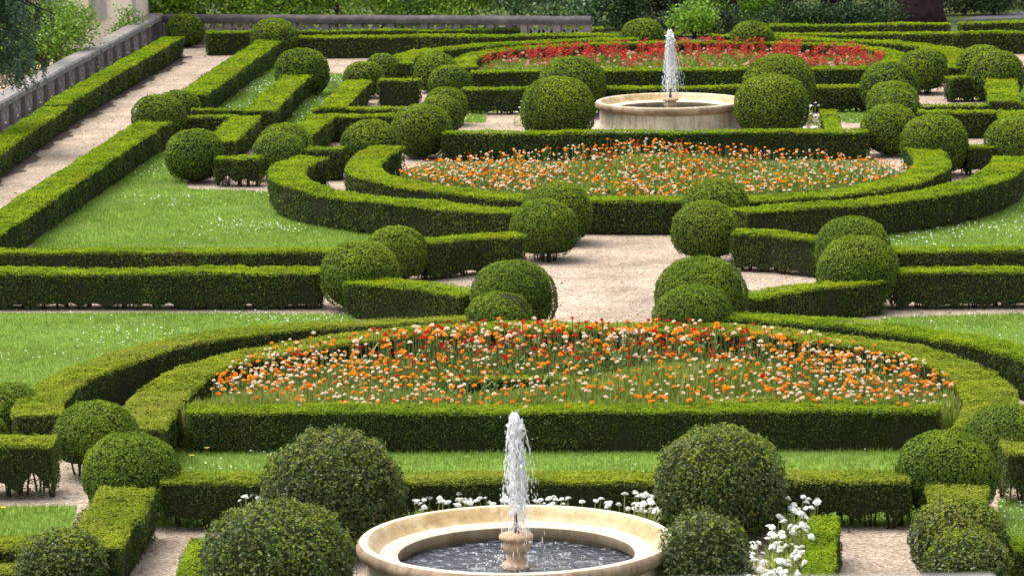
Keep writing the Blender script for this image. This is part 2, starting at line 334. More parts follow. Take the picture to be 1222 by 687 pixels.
HG = 'clipped box hedges of the parterre'
HEDGE_N = 0
def hedge(pts, w, h, label, top=None, opened=0.0, straight=False, world=None, group=HG, back=1.0, den=1.0):
    """pts: photo points of the top's centre line"""
    global HEDGE_N; HEDGE_N += 1
    top = top or L_fresh_lit
    wp = np.array([P(x, y, h) for x, y in pts])[:, :2]
    if len(wp) > 2 and not straight: wp = smooth_curve(wp)
    c, s = resample(wp, .12)
    T = unit(np.gradient(c, axis=0)); Nn = np.stack([-T[:, 1], T[:, 0]], 1)
    o0 = c.mean(0); Lh = s[-1]; D = o0[1]
    leaf = max(.024, D*.00058); dens = den*1.55/(leaf*leaf*.6)
    opened = opened*.72
    zb = .02 + opened*.13
    def at(sv): return (np.stack([np.interp(sv, s, c[:, i]) for i in (0, 1)], 1), np.stack([np.interp(sv, s, Nn[:, i]) for i in (0, 1)], 1))
    Cs, Ns, Ms = [], [], []
    # top
    n = int(Lh*w*dens*1.6); sv = RG.uniform(0, Lh, n); q = RG.uniform(-.5, .5, n)*w
    b_, n_ = at(sv); xy = b_+n_*(q*(1+.05*nz(np.c_[b_, b_[:, :1]*0], 5.5)))[:, None]
    p3 = np.c_[xy, np.zeros(n)]
    z = h + .017*nz(p3, 3.0) + .011*nz(p3, 9, 1) + .006*nz(p3, 21, 2) - RG.exponential(.006, n) - .03*np.clip((np.abs(q)/(w/2)-.86)/.14, 0, 1)**2
    fuzz = RG.random(n) < .05; z[fuzz] += RG.uniform(0, .03, fuzz.sum())
    Cs.append(np.c_[xy, z]); Ns.append(np.c_[np.zeros((n, 2)), np.ones(n)]); Ms.append((RG.random(n) < .025).astype(int))
    # two long sides
    for sg in (-1, 1):
        n = int(Lh*(h-zb*.3)*dens*(back if sg*1 > 0 else 1)); sv = RG.uniform(0, Lh, n); z = RG.uniform(.0, h, n)
        b_, n_ = at(sv); p3 = np.c_[b_, z]
        off = w/2 + .03*nz(p3, 2.3, 1) + .022*nz(p3, 6.5, 2) + .014*nz(p3, 15, 1) - RG.exponential(.022, n) - .03*(1-z/h)
        keep = np.ones(n, bool)
        lim = zb + .12*opened*nz(p3*np.array([1, 1, .3]), 15, 2) + .09*opened*nz(p3*np.array([1, 1, .3]), 34, 1)
        keep &= RG.random(n) < np.clip((z-lim)/(.10+.12*opened)+.3*(1-opened), (.04+.34*opened)*(z > .02), 1)
        xy = b_+n_*(sg*off)[:, None]
        nn = np.c_[n_*sg, np.full(n, .25)]
        Cs.append(np.c_[xy, z][keep]); Ns.append(nn[keep])
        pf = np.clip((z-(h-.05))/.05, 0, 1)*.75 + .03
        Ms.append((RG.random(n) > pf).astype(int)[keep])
    # ends
    for e, sg in ((0, -1), (-1, 1)):
        n = int(w*h*dens); q = RG.uniform(-.5, .5, n)*w; z = RG.uniform(zb*.8, h, n)
        xy = c[e]+Nn[e]*q[:, None]+T[e]*sg*(-RG.exponential(.02, n)+.01*nz(np.c_[q, z, q], 8))[:, None]
        Cs.append(np.c_[xy, z]); Ns.append(np.tile(np.r_[T[e]*sg, .25], (n, 1)))
        Ms.append((RG.random(n) > np.clip((z-(h-.05))/.05, 0, 1)*.75+.03).astype(int))
    C = np.vstack(Cs); N = np.vstack(Ns); mi = np.concatenate(Ms)
    V, F = leaf_quads(C, unit(N), leaf, np.where(N[:, 2] > .9, .62, 1.0))
    # solid inner core, shade between the leaves is in its dark colour
    cc, _ = resample(wp, .07 if opened > 0 else .15); Tc = unit(np.gradient(cc, axis=0)); Nc = np.stack([-Tc[:, 1], Tc[:, 0]], 1)
    k = len(cc); iw = w/2-.055
    cc = cc.copy(); cc[0] += Tc[0]*.05; cc[-1] -= Tc[-1]*.05
    base = np.c_[cc, np.zeros(k)]
    zlo = np.clip(zb+.08*opened+.12*opened*nz(base, 15, 2)+.07*opened*nz(base, 34, 1), .01, h-.12); zhi = h-.05+.01*nz(base, 3)
    cv = np.stack([np.c_[cc-Nc*iw, zlo], np.c_[cc+Nc*iw, zlo], np.c_[cc+Nc*iw, zhi], np.c_[cc-Nc*iw, zhi]], 1).reshape(-1, 3)
    cf = []
    for i in range(k-1):
        for j in range(4): cf.append((i*4+j, i*4+(j+1) % 4, i*4+4+(j+1) % 4, i*4+4+j))
    cf += [(3, 2, 1, 0), ((k-1)*4, (k-1)*4+1, (k-1)*4+2, (k-1)*4+3)]
    b0 = len(V); V = np.vstack([V, cv]); F = np.vstack([F, np.array(cf)+b0]); mi = np.r_[mi, np.full(len(cf), 2)]
    V = V - np.r_[o0, 0]
    root = empty('hedge', (o0[0], o0[1], 0), label, 'hedge', group)
    link('foliage', np_mesh('foliage', V, F, [top, L_old_shade, M_core], mi), root)
    if opened > 0:
        ns = min(95, int(Lh/.15)+1)
        for i in range(ns):
            sv = np.array([(i+.5+random.uniform(-.3, .3))*Lh/ns]); b_, n_ = at(sv)
            p = b_[0]+n_[0]*random.uniform(-.3, .3)*w-o0
            so_ = link('stem', STEMS[i % 5], root, (p[0], p[1], 0)); so_.rotation_euler.z = random.uniform(0, 6.28)
    return root

BG = 'clipped box balls of the parterre'
def ball(x, ytop, r, label, mat=None, va=.90, loose=0.0, opened=0.0, lump=.03, den=1.0):
    D = 50.0
    for _ in range(12):
        R = r*D/FPX; a = va*R; zc = a*.97
        c = P(x, ytop+r*va, zc); D = math.hypot(c[1], HC-zc)
    leaf = max(.025, D*.00058)*(1+.25*loose); dens = den*2.3/(leaf*leaf*.6)
    n = int(4*PI*R*R*.9*dens)
    d = unit(RG.normal(size=(n, 3))); d = d[d[:, 2] > -.9]; n = len(d)
    sd_ = RG.uniform(0, 50, 3); lop = RG.normal(size=3)*.025
    rr = 1 + d@lop + lump*nz(d*1.0+sd_, 2.6) + (lump*.6+.03*loose)*nz(d+sd_, 7, 1) + (.010+.014*loose)*nz(d+sd_, 15, 2) + (.012+.022*loose)*nz(d+sd_, 23, 1) - RG.exponential(.014+.026*loose, n)
    if loose:
        f = RG.random(n) < .12*loose; rr[f] += RG.uniform(0, .07, f.sum())
    f = RG.random(n) < .012; rr[f] += RG.uniform(0, .06, f.sum())
    pw = 2.25                                                      # a slightly squarish clipped profile
    sq = (np.abs(np.hypot(d[:, 0], d[:, 1]))**pw + np.abs(d[:, 2])**pw)**(-1/pw)
    p = d*(rr*sq)[:, None]*np.array([R, R, a])
    z = p[:, 2]+zc
    keep = (z > .01) & (RG.random(n) < np.clip((z-.03-.16*opened-.05*nz(p+sd_, 6))/(.1+.1*opened), .05, 1))
    p = p[keep]; dk = d[keep]; z = z[keep]
    lit_fresh = RG.random(len(p)) < np.clip((dk[:, 2]-.10+.22*nz(p+sd_, 5))*1.25, .02, .9)*(1-.62*loose)  # upper leaves take the tone with light painted in
    mi = np.where(lit_fresh, 0, 1)
    low = RG.random(len(p)) < np.clip((.05-dk[:, 2])*1.1, .02, .75)*(1-.6*loose)  # lower leaves take the tone with shade painted in
    mi[low & ~lit_fresh] = 2
    V, F = leaf_quads(p, unit(dk+np.array([0, 0, .12])), leaf, np.full(len(p), .8+.45*loose))
    # solid inner core, darkened in colour like the hedge cores
    u, v = 20, 12; cv = [];cf = []
    for i in range(v+1):
        th = PI*i/v
        for j in range(u):
            ph = 2*PI*j/u; q = np.array([math.sin(th)*math.cos(ph), math.sin(th)*math.sin(ph), math.cos(th)])
            k = (math.hypot(q[0], q[1])**pw+abs(q[2])**pw)**(-1/pw)*(.91-.04*loose)
            cv.append(q*k*np.array([R, R, a]))
    for i in range(v):
        for j in range(u): cf.append((i*u+j, (i+1)*u+j, (i+1)*u+(j+1) % u, i*u+(j+1) % u))
    cv = np.array(cv); cv[:, 2] = np.maximum(cv[:, 2], -zc+.03+.2*opened)
    b0 = len(V); V = np.vstack([V, cv]); F = np.vstack([F, np.array(cf)+b0]); mi = np.r_[mi, np.full(len(cf), 3)]
    root = empty('topiary_ball', (c[0], c[1], 0), label, 'topiary ball', BG)
    mats = [L_ballf, mat or L_ball, L_old_shade, M_core]
    if loose: mats = [L_olive, L_loose, L_old_shade, M_core]
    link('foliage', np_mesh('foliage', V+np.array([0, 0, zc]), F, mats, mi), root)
    if opened > 0:
        for i in range(5):
            an = i*1.26+random.uniform(-.3, .3); q = R*random.uniform(.15, .5)
            so_ = link('stem', STEMS[i], root, (q*math.cos(an), q*math.sin(an), 0)); so_.rotation_euler.z = random.uniform(0, 6.28)
    return root, c, R

# ------------------------------------------------------------------ ground
def sheet(name, poly, z, mat, label_kind='structure'):
    me = bpy.data.meshes.new(name); me.from_pydata([(float(p[0]), float(p[1]), z) for p in poly], [], [tuple(range(len(poly)))])
    me.materials.append(mat); me.update()
    # keep the face looking up
    if me.polygons[0].normal.z < 0: me.flip_normals()
    o = link(name, me); o['kind'] = label_kind; return o
sheet('ground', [(-900, -300), (900, -300), (900, 1500), (-900, 1500)], 0, M_earth)
gp = [P(-120, 130, 0), P(175, 36, 0), P(560, 44, 0), P(1330, 46, 0), P(1500, 730, 0), P(-300, 730, 0)]
sheet('gravel_path', gp, .004, M_gravel)

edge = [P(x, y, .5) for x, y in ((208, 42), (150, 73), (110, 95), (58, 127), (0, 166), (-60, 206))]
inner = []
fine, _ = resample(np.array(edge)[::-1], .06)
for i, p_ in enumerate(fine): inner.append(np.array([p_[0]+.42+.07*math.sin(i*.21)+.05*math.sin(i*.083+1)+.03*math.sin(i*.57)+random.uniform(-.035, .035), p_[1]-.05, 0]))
sheet('hedge_foot_strip', edge+inner, .008, plain('dark_foot_strip', (.10, .072, .055), .95, .1, .5, 12, .8, 60))  # dark ragged strip along the foot of the left hedges
def in_poly(q, poly):
    poly = np.asarray(poly)[:, :2]; x, y = q[:, 0], q[:, 1]; ins = np.zeros(len(q), bool); j = len(poly)-1
    for i in range(len(poly)):
        xi, yi = poly[i]; xj, yj = poly[j]
        if yi != yj: ins ^= ((yi > y) != (yj > y)) & (x < (xj-xi)*(y-yi)/(yj-yi)+xi)
        j = i
    return ins
def rand_in(poly, dens):
    p = np.asarray(poly)[:, :2]; lo, hi = p.min(0), p.max(0); n = int(np.prod(hi-lo)*dens)
    q = RG.uniform(lo, hi, (n, 2)); return q[in_poly(q, p)]
h5 = .5
LAWNS = [
    [P(8, 298, h5), P(60, 224, h5), P(139, 172, h5), P(184, 144, h5), P(205, 190), P(225, 226), P(330, 230), P(345, 215, h5), P(365, 223, h5), P(400, 230, h5), P(450, 237, h5), P(500, 244, h5), P(480, 298, h5)],
    [P(-80, 374), P(420, 375), P(450, 384, h5), P(380, 387, h5), P(306, 391, h5), P(250, 401, h5), P(200, 411, h5), P(155, 423, h5), P(110, 436, h5), P(68, 458, h5), P(43, 480, h5), P(-80, 515)],
    [P(208, 482, h5), P(1160, 480, h5), P(1088, 567, h5), P(175, 569, h5)],
    [P(1050, 380), P(1320, 372), P(1320, 520), P(1222, 418, h5), P(1116, 397, h5), P(1066, 389, h5)],
    [P(1064, 297, h5), P(1330, 297, h5), P(1330, 205, h5), P(1208, 192, h5), P(1180, 213, h5), P(1141, 224, h5), P(1091, 232, h5), P(1050, 238, h5)],
    [P(-80, 606), P(92, 604), P(86, 630), P(60, 672), P(-80, 672)],
    [P(1190, 597), P(1330, 597), P(1330, 690), P(1196, 690)],
    [P(556, 84, h5), P(1045, 80, h5), P(1050, 103, h5), P(548, 104, h5)],
    [P(322, 50, h5), P(232, 112, h5), P(300, 134, h5), P(358, 88, h5), P(372, 62, h5)],
    [P(345, 58, h5), P(384, 56, h5), P(372, 90, h5), P(300, 134), P(330, 150), P(390, 128, h5), P(428, 95, h5), P(470, 68, h5)],
    [P(545, 104, h5), P(580, 104, h5), P(580, 147), P(556, 147)],
    [P(1150, 62, h5), P(1300, 62, h5), P(1300, 92, h5), P(1170, 92, h5)],
    [P(985, 104, h5), P(1042, 104, h5), P(1042, 147), P(1010, 147)],
]
GV, DV = [], []
for poly in LAWNS:
    sheet('lawn', poly, .008, M_lawn)
    pp = np.asarray(poly); D = pp[:, 1].mean()
    L = max(.034, D*.0007); q = rand_in(poly, min(2600, 2.2/(L*L)))
    n = len(q)
    if n == 0: continue
    hgt = L*RG.uniform(.7, 1.7, n)*(1+.25*nz(np.c_[q, np.zeros(n)], 2)); an = RG.uniform(0, 6.28, n); wd = L*.16
    V = np.empty((n, 3, 3)); lean = RG.normal(size=(n, 2))*L*.45
    V[:, 0] = np.c_[q[:, 0]-np.cos(an)*wd, q[:, 1]-np.sin(an)*wd, np.full(n, .006)]
    V[:, 1] = np.c_[q[:, 0]+np.cos(an)*wd, q[:, 1]+np.sin(an)*wd, np.full(n, .006)]
    V[:, 2] = np.c_[q+lean, .006+hgt]
    GV.append(V.reshape(-1, 3))
    q = rand_in(poly, 60 if D > 42 else 90); q = q[(nz(np.c_[q, np.zeros(len(q))], 1.3, 1) + RG.normal(size=len(q))*.3) > (.55 if D > 42 else .35)]
    if len(q):
        c = np.c_[q, RG.uniform(.035, .06, len(q))]; V, _ = leaf_quads(c, np.tile([0, -.3, 1.], (len(q), 1)), np.full(len(q), max(.02, D*.00042)), .6, .5); DV.append(V)
V = np.vstack(GV); o = link('grass', np_mesh('grass', V, np.arange(len(V)).reshape(-1, 3), [L_grass])); o['kind'] = 'stuff'; o['label'] = 'short mown grass of the lawns between the hedges'; o['category'] = 'grass'
V = np.vstack(DV); o = link('lawn_daisies', np_mesh('lawn_daisies', V, np.arange(len(V)).reshape(-1, 4), [PET['daisy']])); o['kind'] = 'stuff'; o['label'] = 'tiny white daisies speckling the lawns'; o['category'] = 'daisies'

q = rand_in(gp, 5.0); q = q[(nz(np.c_[q, np.zeros(len(q))], 1.7, 2)+RG.normal(size=len(q))*.5) > .1]
V, F = leaf_quads(np.c_[q, np.full(len(q), .014)], np.tile([0, 0, 1.], (len(q), 1)), .05, .4, .32)
o = link('fallen_leaves', np_mesh('fallen_leaves', V, F, [plain('dead_leaf', (.13, .075, .04), .9, .1, .5, 3)])); tag(o, 'dead brown leaves scattered on the gravel', 'leaves', None, 'stuff')
# ------------------------------------------------------------------ hedges
AR = L_olive
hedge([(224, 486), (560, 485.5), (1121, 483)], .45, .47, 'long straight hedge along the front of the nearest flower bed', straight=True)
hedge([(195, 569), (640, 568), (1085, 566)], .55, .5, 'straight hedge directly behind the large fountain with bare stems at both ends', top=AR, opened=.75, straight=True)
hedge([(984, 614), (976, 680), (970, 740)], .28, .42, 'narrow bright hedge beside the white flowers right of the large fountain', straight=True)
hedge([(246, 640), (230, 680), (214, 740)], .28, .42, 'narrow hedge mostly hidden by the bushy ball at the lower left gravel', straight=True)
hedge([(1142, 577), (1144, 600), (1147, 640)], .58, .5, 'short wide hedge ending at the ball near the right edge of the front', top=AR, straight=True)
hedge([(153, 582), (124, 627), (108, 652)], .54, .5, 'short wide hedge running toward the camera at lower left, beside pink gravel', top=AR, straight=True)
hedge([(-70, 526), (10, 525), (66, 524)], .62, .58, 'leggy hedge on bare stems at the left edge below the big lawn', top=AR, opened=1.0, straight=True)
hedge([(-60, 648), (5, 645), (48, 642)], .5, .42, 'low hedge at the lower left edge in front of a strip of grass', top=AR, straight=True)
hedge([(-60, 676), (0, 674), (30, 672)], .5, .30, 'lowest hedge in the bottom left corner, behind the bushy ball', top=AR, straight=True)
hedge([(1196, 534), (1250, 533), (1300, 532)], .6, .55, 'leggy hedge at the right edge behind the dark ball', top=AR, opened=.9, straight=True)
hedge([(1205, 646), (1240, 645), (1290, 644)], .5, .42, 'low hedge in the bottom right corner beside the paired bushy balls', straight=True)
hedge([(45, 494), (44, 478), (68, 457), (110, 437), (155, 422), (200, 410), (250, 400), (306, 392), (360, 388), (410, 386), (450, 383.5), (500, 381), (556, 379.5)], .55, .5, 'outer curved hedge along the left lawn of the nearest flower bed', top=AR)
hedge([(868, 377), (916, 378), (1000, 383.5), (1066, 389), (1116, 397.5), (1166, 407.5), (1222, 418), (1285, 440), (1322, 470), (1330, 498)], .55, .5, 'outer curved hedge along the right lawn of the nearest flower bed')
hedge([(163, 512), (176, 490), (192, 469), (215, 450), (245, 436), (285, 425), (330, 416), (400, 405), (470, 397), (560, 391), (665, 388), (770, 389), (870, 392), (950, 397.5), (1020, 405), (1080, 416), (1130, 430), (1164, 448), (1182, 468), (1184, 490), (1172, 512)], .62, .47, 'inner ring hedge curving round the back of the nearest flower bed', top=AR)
# cross walk
hedge([(-60, 298.5), (8, 298), (200, 298), (430, 297.5)], .5, .45, 'low straight hedge on the near edge of the left daisy lawn, behind a taller hedge', straight=True)
hedge([(-60, 322), (200, 322), (385, 321)], .55, .52, 'tall dark straight hedge along the left gravel cross walk, nearer of the two', opened=.35, straight=True)
hedge([(500, 288), (560, 281.5), (622, 277.5)], .46, .55, 'slanting leggy hedge left of the gravel square, between two ball pairs', opened=.3, straight=True)
hedge([(425, 332), (500, 339.5), (568, 348)], .58, .5, 'slanting hedge left of the gravel square, in front of the cross walk', opened=.3, straight=True)
hedge([(876, 276), (920, 277.5), (984, 284)], .46, .55, 'slanting leggy hedge right of the gravel square, behind the cross walk', opened=.3, straight=True)
hedge([(1046, 332), (960, 341), (884, 352)], .5, .46, 'slanting hedge right of the gravel square, in front of the cross walk', straight=True)
hedge([(1058, 297), (1222, 296), (1300, 296)], .5, .45, 'low straight hedge on the near edge of the right lawn, behind a taller hedge', straight=True)
hedge([(1062, 321), (1222, 319.5), (1300, 319)], .5, .52, 'tall dark straight hedge at right with gravel showing under it', opened=.4, straight=True)
# middle bed
hedge([(374, 186), (350, 193), (339, 205), (350, 217), (372, 224), (400, 230), (450, 237), (530, 244.5), (585, 248.5), (640, 252)], .6, .55, 'outer curved hedge on the left of the middle flower bed, hooked at its end', opened=.3)
hedge([(878, 250), (916, 246.5), (1016, 241), (1091, 232), (1141, 223.5), (1180, 212), (1202, 199), (1207, 186)], .62, .55, 'outer curved hedge on the right of the middle flower bed', opened=.35)
hedge([(463, 174), (443, 184), (432, 196), (437, 207), (470, 216), (520, 224.5), (560, 229), (612, 234), (700, 237), (770, 237.5), (840, 237), (916, 235), (980, 231), (1040, 224), (1088, 213), (1114, 199), (1112, 186), (1096, 171)], .60, .52, 'inner ring hedge round the front of the middle flower bed')
hedge([(528, 158), (780, 157), (1037, 155.5)], .42, .5, 'straight hedge between the middle flower bed and the far fountain', straight=True)
hedge([(366, 176), (388, 176), (410, 176)], .5, .55, 'short hedge linking the two ring hedges at the left of the middle bed', straight=True)
hedge([(1150, 174), (1172, 173), (1190, 172)], .5, .5, 'short hedge linking the two ring hedges at the right of the middle bed', opened=.6, straight=True)
hedge([(258, 187), (290, 187), (312, 187)], .45, .5, 'leggy hedge between two balls at the back of the daisy lawn', opened=.7, straight=True)
# left side walk
hedge([(207, 43.5), (150, 75), (111, 97), (66, 124.5)], .48, .5, 'long hedge in front of the left stone balustrade, farther piece', straight=True)
hedge([(65, 127.5), (0, 170.5), (-60, 210)], .52, .46, 'slightly lower wider hedge in front of the left balustrade, nearer piece at the left edge', straight=True)
hedge([(323, 47), (290, 69), (228, 112)], .6, .5, 'wide bright hedge on the right of the side path, farther half', straight=True)
hedge([(184, 144), (139, 172.5), (60, 224), (0, 263), (-60, 301)], .62, .5, 'wide bright hedge on the right of the side path, nearer half beside the daisy lawn', straight=True)
hedge([(246, 38), (275, 37.5), (303, 37)], .5, .55, 'dark hedge closing the far end of the side path', straight=True)
hedge([(356, 88), (332, 109), (309, 132)], .58, .5, 'short wide hedge between two strips of grass at upper left', straight=True)
hedge([(228, 131), (270, 130), (312, 129)], .28, .42, 'thin hedge running across in front of the upper left grass', straight=True)
hedge([(222, 139), (250, 138), (282, 138)], .3, .46, 'thin low hedge just right of the ball by the side path', straight=True)
hedge([(294, 138), (280, 151), (262, 169)], .55, .46, 'short hedge block between the side path ball and the doubled balls', straight=True)
hedge([(428, 95), (413, 110), (396, 128)], .52, .48, 'short wide hedge left of the four stacked balls, upper of two', straight=True)
hedge([(374, 129), (430, 128.5), (482, 127.5)], .4, .44, 'thin hedge crossing above the lone round ball at left of the middle bed', straight=True)
hedge([(384, 137), (440, 137), (476, 136)], .4, .5, 'dark faced hedge behind the lone round ball at left of the middle bed', straight=True)
hedge([(384, 136), (372, 147), (352, 164)], .52, .5, 'short wide hedge right of the doubled balls, running toward the camera', straight=True)
hedge([(452, 94), (475, 94), (500, 93)], .45, .55, 'short dark hedge beside gravel behind the stacked balls at left', straight=True)
# far fountain and far bed
hedge([(552, 105), (780, 104), (1045, 102)], .42, .52, 'straight hedge directly behind the far fountain', opened=.35, straight=True)
hedge([(562, 84), (800, 82), (1036, 80)], .45, .46, 'straight hedge along the front of the red flower bed', straight=True)
hedge([(988, 130), (992, 142), (995, 156)], .3, .42, 'narrow bright hedge beside the white flowers right of the far fountain', straight=True)
hedge([(1130, 92), (1148, 91.5), (1166, 91)], .45, .5, 'short dark hedge between balls at the upper right', opened=.4, straight=True)
hedge([(1193, 89), (1196, 104), (1199, 121)], .6, .5, 'wide bright hedge block in front of the upper right balls', straight=True)
hedge([(1096, 125), (1160, 124.5), (1270, 123)], .35, .42, 'thin hedge crossing at right just below the bright hedge block', straight=True)
hedge([(1096, 133), (1140, 132.5), (1188, 132)], .38, .5, 'dark faced hedge behind the round ball right of the middle bed', straight=True)
hedge([(1206, 131), (1212, 142), (1218, 156)], .55, .48, 'short hedge at the right edge behind the half hidden ball', straight=True)
hedge([(478, 76), (476, 69), (497, 62), (527, 57.5), (570, 54), (612, 51), (690, 47), (760, 45)], .55, .5, 'outer curved hedge on the left of the red flower bed')
hedge([(900, 43), (956, 45), (1041, 48), (1104, 53), (1141, 61), (1152, 70), (1146, 80)], .6, .5, 'outer curved hedge on the right of the red flower bed')
hedge([(556, 80), (552, 72), (566, 64), (592, 58.5), (640, 54.5), (700, 51.5), (800, 49.5), (900, 49.5), (980, 51.5), (1040, 56), (1064, 62), (1070, 69), (1062, 77)], .5, .46, 'inner ring hedge round the back of the red flower bed')
hedge([(345, 44), (480, 43), (640, 41.5), (812, 39.5)], .5, .5, 'long dark hedge in front of the far balustrade, nearer of two', straight=True)
hedge([(352, 36.5), (480, 35.5), (600, 34.5), (720, 33)], .4, .42, 'thin hedge at the foot of the far balustrade', straight=True)
hedge([(850, 41.5), (930, 40.5), (1100, 39), (1290, 37)], .5, .5, 'long hedge behind the red flower bed at the far right, nearer of two', straight=True)
hedge([(918, 29.5), (1030, 29), (1133, 27.5)], .5, .45, 'far right hedge in front of the dark trees, longer piece', straight=True)
hedge([(1145, 27), (1200, 26), (1290, 25)], .5, .45, 'far right hedge below the grey road, cut off by the picture edge', straight=True)
# low hedges inside the beds
IG = 'low hedge scrolls inside the flower beds'
hedge([(528, 452), (600, 449), (692, 450)], .3, .30, 'low hedge scroll among flowers in the middle of the nearest bed', straight=True, group=IG, top=AR)
hedge([(815, 472), (860, 477), (960, 476), (1072, 474)], .34, .32, 'low curved hedge among flowers at the right front of the nearest bed', group=IG, top=AR)
hedge([(345, 470), (400, 478), (480, 480)], .3, .26, 'low hedge among flowers at the left front of the nearest bed', group=IG, top=AR)
hedge([(780, 437), (840, 434), (900, 440)], .3, .26, 'low hedge among flowers right of centre in the nearest bed', group=IG, top=AR)
hedge([(790, 202), (830, 200), (862, 204)], .3, .3, 'low hedge among flowers right of centre in the middle bed', group=IG)
hedge([(690, 226), (760, 224), (820, 226)], .3, .3, 'low hedge among flowers at the front of the middle bed', group=IG)

# ------------------------------------------------------------------ topiary balls
B = ball
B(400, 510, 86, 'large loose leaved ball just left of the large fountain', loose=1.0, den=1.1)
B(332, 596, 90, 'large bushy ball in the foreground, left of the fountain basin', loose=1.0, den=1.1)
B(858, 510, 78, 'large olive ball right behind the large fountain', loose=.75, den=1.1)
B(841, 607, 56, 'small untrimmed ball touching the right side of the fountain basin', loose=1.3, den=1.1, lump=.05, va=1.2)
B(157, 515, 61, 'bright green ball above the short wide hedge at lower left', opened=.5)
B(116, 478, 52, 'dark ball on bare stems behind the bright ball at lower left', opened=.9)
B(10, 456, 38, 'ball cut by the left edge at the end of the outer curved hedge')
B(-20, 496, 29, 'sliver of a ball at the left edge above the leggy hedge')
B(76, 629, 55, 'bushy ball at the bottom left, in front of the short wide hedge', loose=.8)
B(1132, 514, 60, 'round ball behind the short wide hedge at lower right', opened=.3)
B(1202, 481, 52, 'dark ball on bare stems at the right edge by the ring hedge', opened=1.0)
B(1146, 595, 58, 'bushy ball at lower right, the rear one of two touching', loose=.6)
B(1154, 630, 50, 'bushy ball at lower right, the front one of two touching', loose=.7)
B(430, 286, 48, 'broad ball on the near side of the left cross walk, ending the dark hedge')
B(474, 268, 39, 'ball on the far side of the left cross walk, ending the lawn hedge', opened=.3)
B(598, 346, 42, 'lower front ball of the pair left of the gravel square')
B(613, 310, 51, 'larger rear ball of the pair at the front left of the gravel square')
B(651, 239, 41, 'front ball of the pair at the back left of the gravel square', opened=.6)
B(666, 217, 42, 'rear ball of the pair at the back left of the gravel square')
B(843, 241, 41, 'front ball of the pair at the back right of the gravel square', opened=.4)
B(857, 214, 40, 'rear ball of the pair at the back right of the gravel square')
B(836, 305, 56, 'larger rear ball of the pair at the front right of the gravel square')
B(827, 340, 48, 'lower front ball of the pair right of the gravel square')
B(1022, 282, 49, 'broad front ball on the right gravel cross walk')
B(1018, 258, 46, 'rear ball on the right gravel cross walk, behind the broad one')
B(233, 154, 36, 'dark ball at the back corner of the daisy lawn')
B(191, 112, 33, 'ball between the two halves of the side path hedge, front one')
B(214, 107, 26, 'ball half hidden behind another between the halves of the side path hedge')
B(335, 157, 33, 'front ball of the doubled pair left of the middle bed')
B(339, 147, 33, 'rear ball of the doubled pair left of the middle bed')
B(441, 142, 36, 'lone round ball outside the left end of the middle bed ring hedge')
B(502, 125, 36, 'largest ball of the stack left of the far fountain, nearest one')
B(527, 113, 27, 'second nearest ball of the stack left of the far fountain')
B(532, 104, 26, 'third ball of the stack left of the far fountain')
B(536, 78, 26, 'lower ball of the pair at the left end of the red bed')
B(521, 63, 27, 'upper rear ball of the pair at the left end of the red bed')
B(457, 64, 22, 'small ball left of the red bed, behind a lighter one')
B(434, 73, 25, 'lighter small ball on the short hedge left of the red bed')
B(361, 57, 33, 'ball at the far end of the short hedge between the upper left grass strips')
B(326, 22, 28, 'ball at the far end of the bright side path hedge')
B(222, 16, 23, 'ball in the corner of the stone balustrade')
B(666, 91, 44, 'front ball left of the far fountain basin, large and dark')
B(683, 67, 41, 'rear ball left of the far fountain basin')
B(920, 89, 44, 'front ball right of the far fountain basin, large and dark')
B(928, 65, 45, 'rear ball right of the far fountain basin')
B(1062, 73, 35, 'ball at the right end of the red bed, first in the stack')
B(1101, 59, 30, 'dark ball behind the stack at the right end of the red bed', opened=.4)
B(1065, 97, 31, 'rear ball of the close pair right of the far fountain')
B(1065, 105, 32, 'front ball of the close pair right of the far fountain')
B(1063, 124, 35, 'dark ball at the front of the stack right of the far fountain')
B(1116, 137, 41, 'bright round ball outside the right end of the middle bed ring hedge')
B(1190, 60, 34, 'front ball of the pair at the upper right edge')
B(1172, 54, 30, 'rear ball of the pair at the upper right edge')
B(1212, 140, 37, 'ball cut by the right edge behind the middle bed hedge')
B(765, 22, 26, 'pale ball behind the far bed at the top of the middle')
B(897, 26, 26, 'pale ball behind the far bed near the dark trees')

# ------------------------------------------------------------------ flower beds
BED1 = [P(x, y, .05) for x, y in []] 
ring1 = [(200, 486), (245, 450), (300, 432), (400, 412), (500, 402), (665, 396), (800, 397), (920, 402), (1020, 412), (1090, 426), (1140, 448), (1158, 484)]
ring2 = [(470, 178), (455, 198), (470, 208), (520, 217), (612, 227), (700, 231), (770, 232), (850, 231), (950, 226), (1040, 216), (1085, 203), (1080, 178), (1040, 158), (525, 160)]
ring3 = [(556, 82), (560, 70), (600, 60), (700, 54), (850, 51), (980, 54), (1060, 63), (1060, 80)]
beds = [[P(x, y, .45) for x, y in r] for r in (ring1, ring2, ring3)]
for poly in beds: sheet('bed_soil', poly, .012, M_soil)
FV = []; FM = []
fol2 = [P(x, y, .45) for x, y in ((476, 206), (500, 199), (545, 191), (600, 184), (690, 176), (770, 172), (850, 178), (950, 183), (1040, 192), (1086, 204), (1040, 216), (950, 226), (850, 231), (770, 232), (700, 231), (612, 227), (520, 217))]
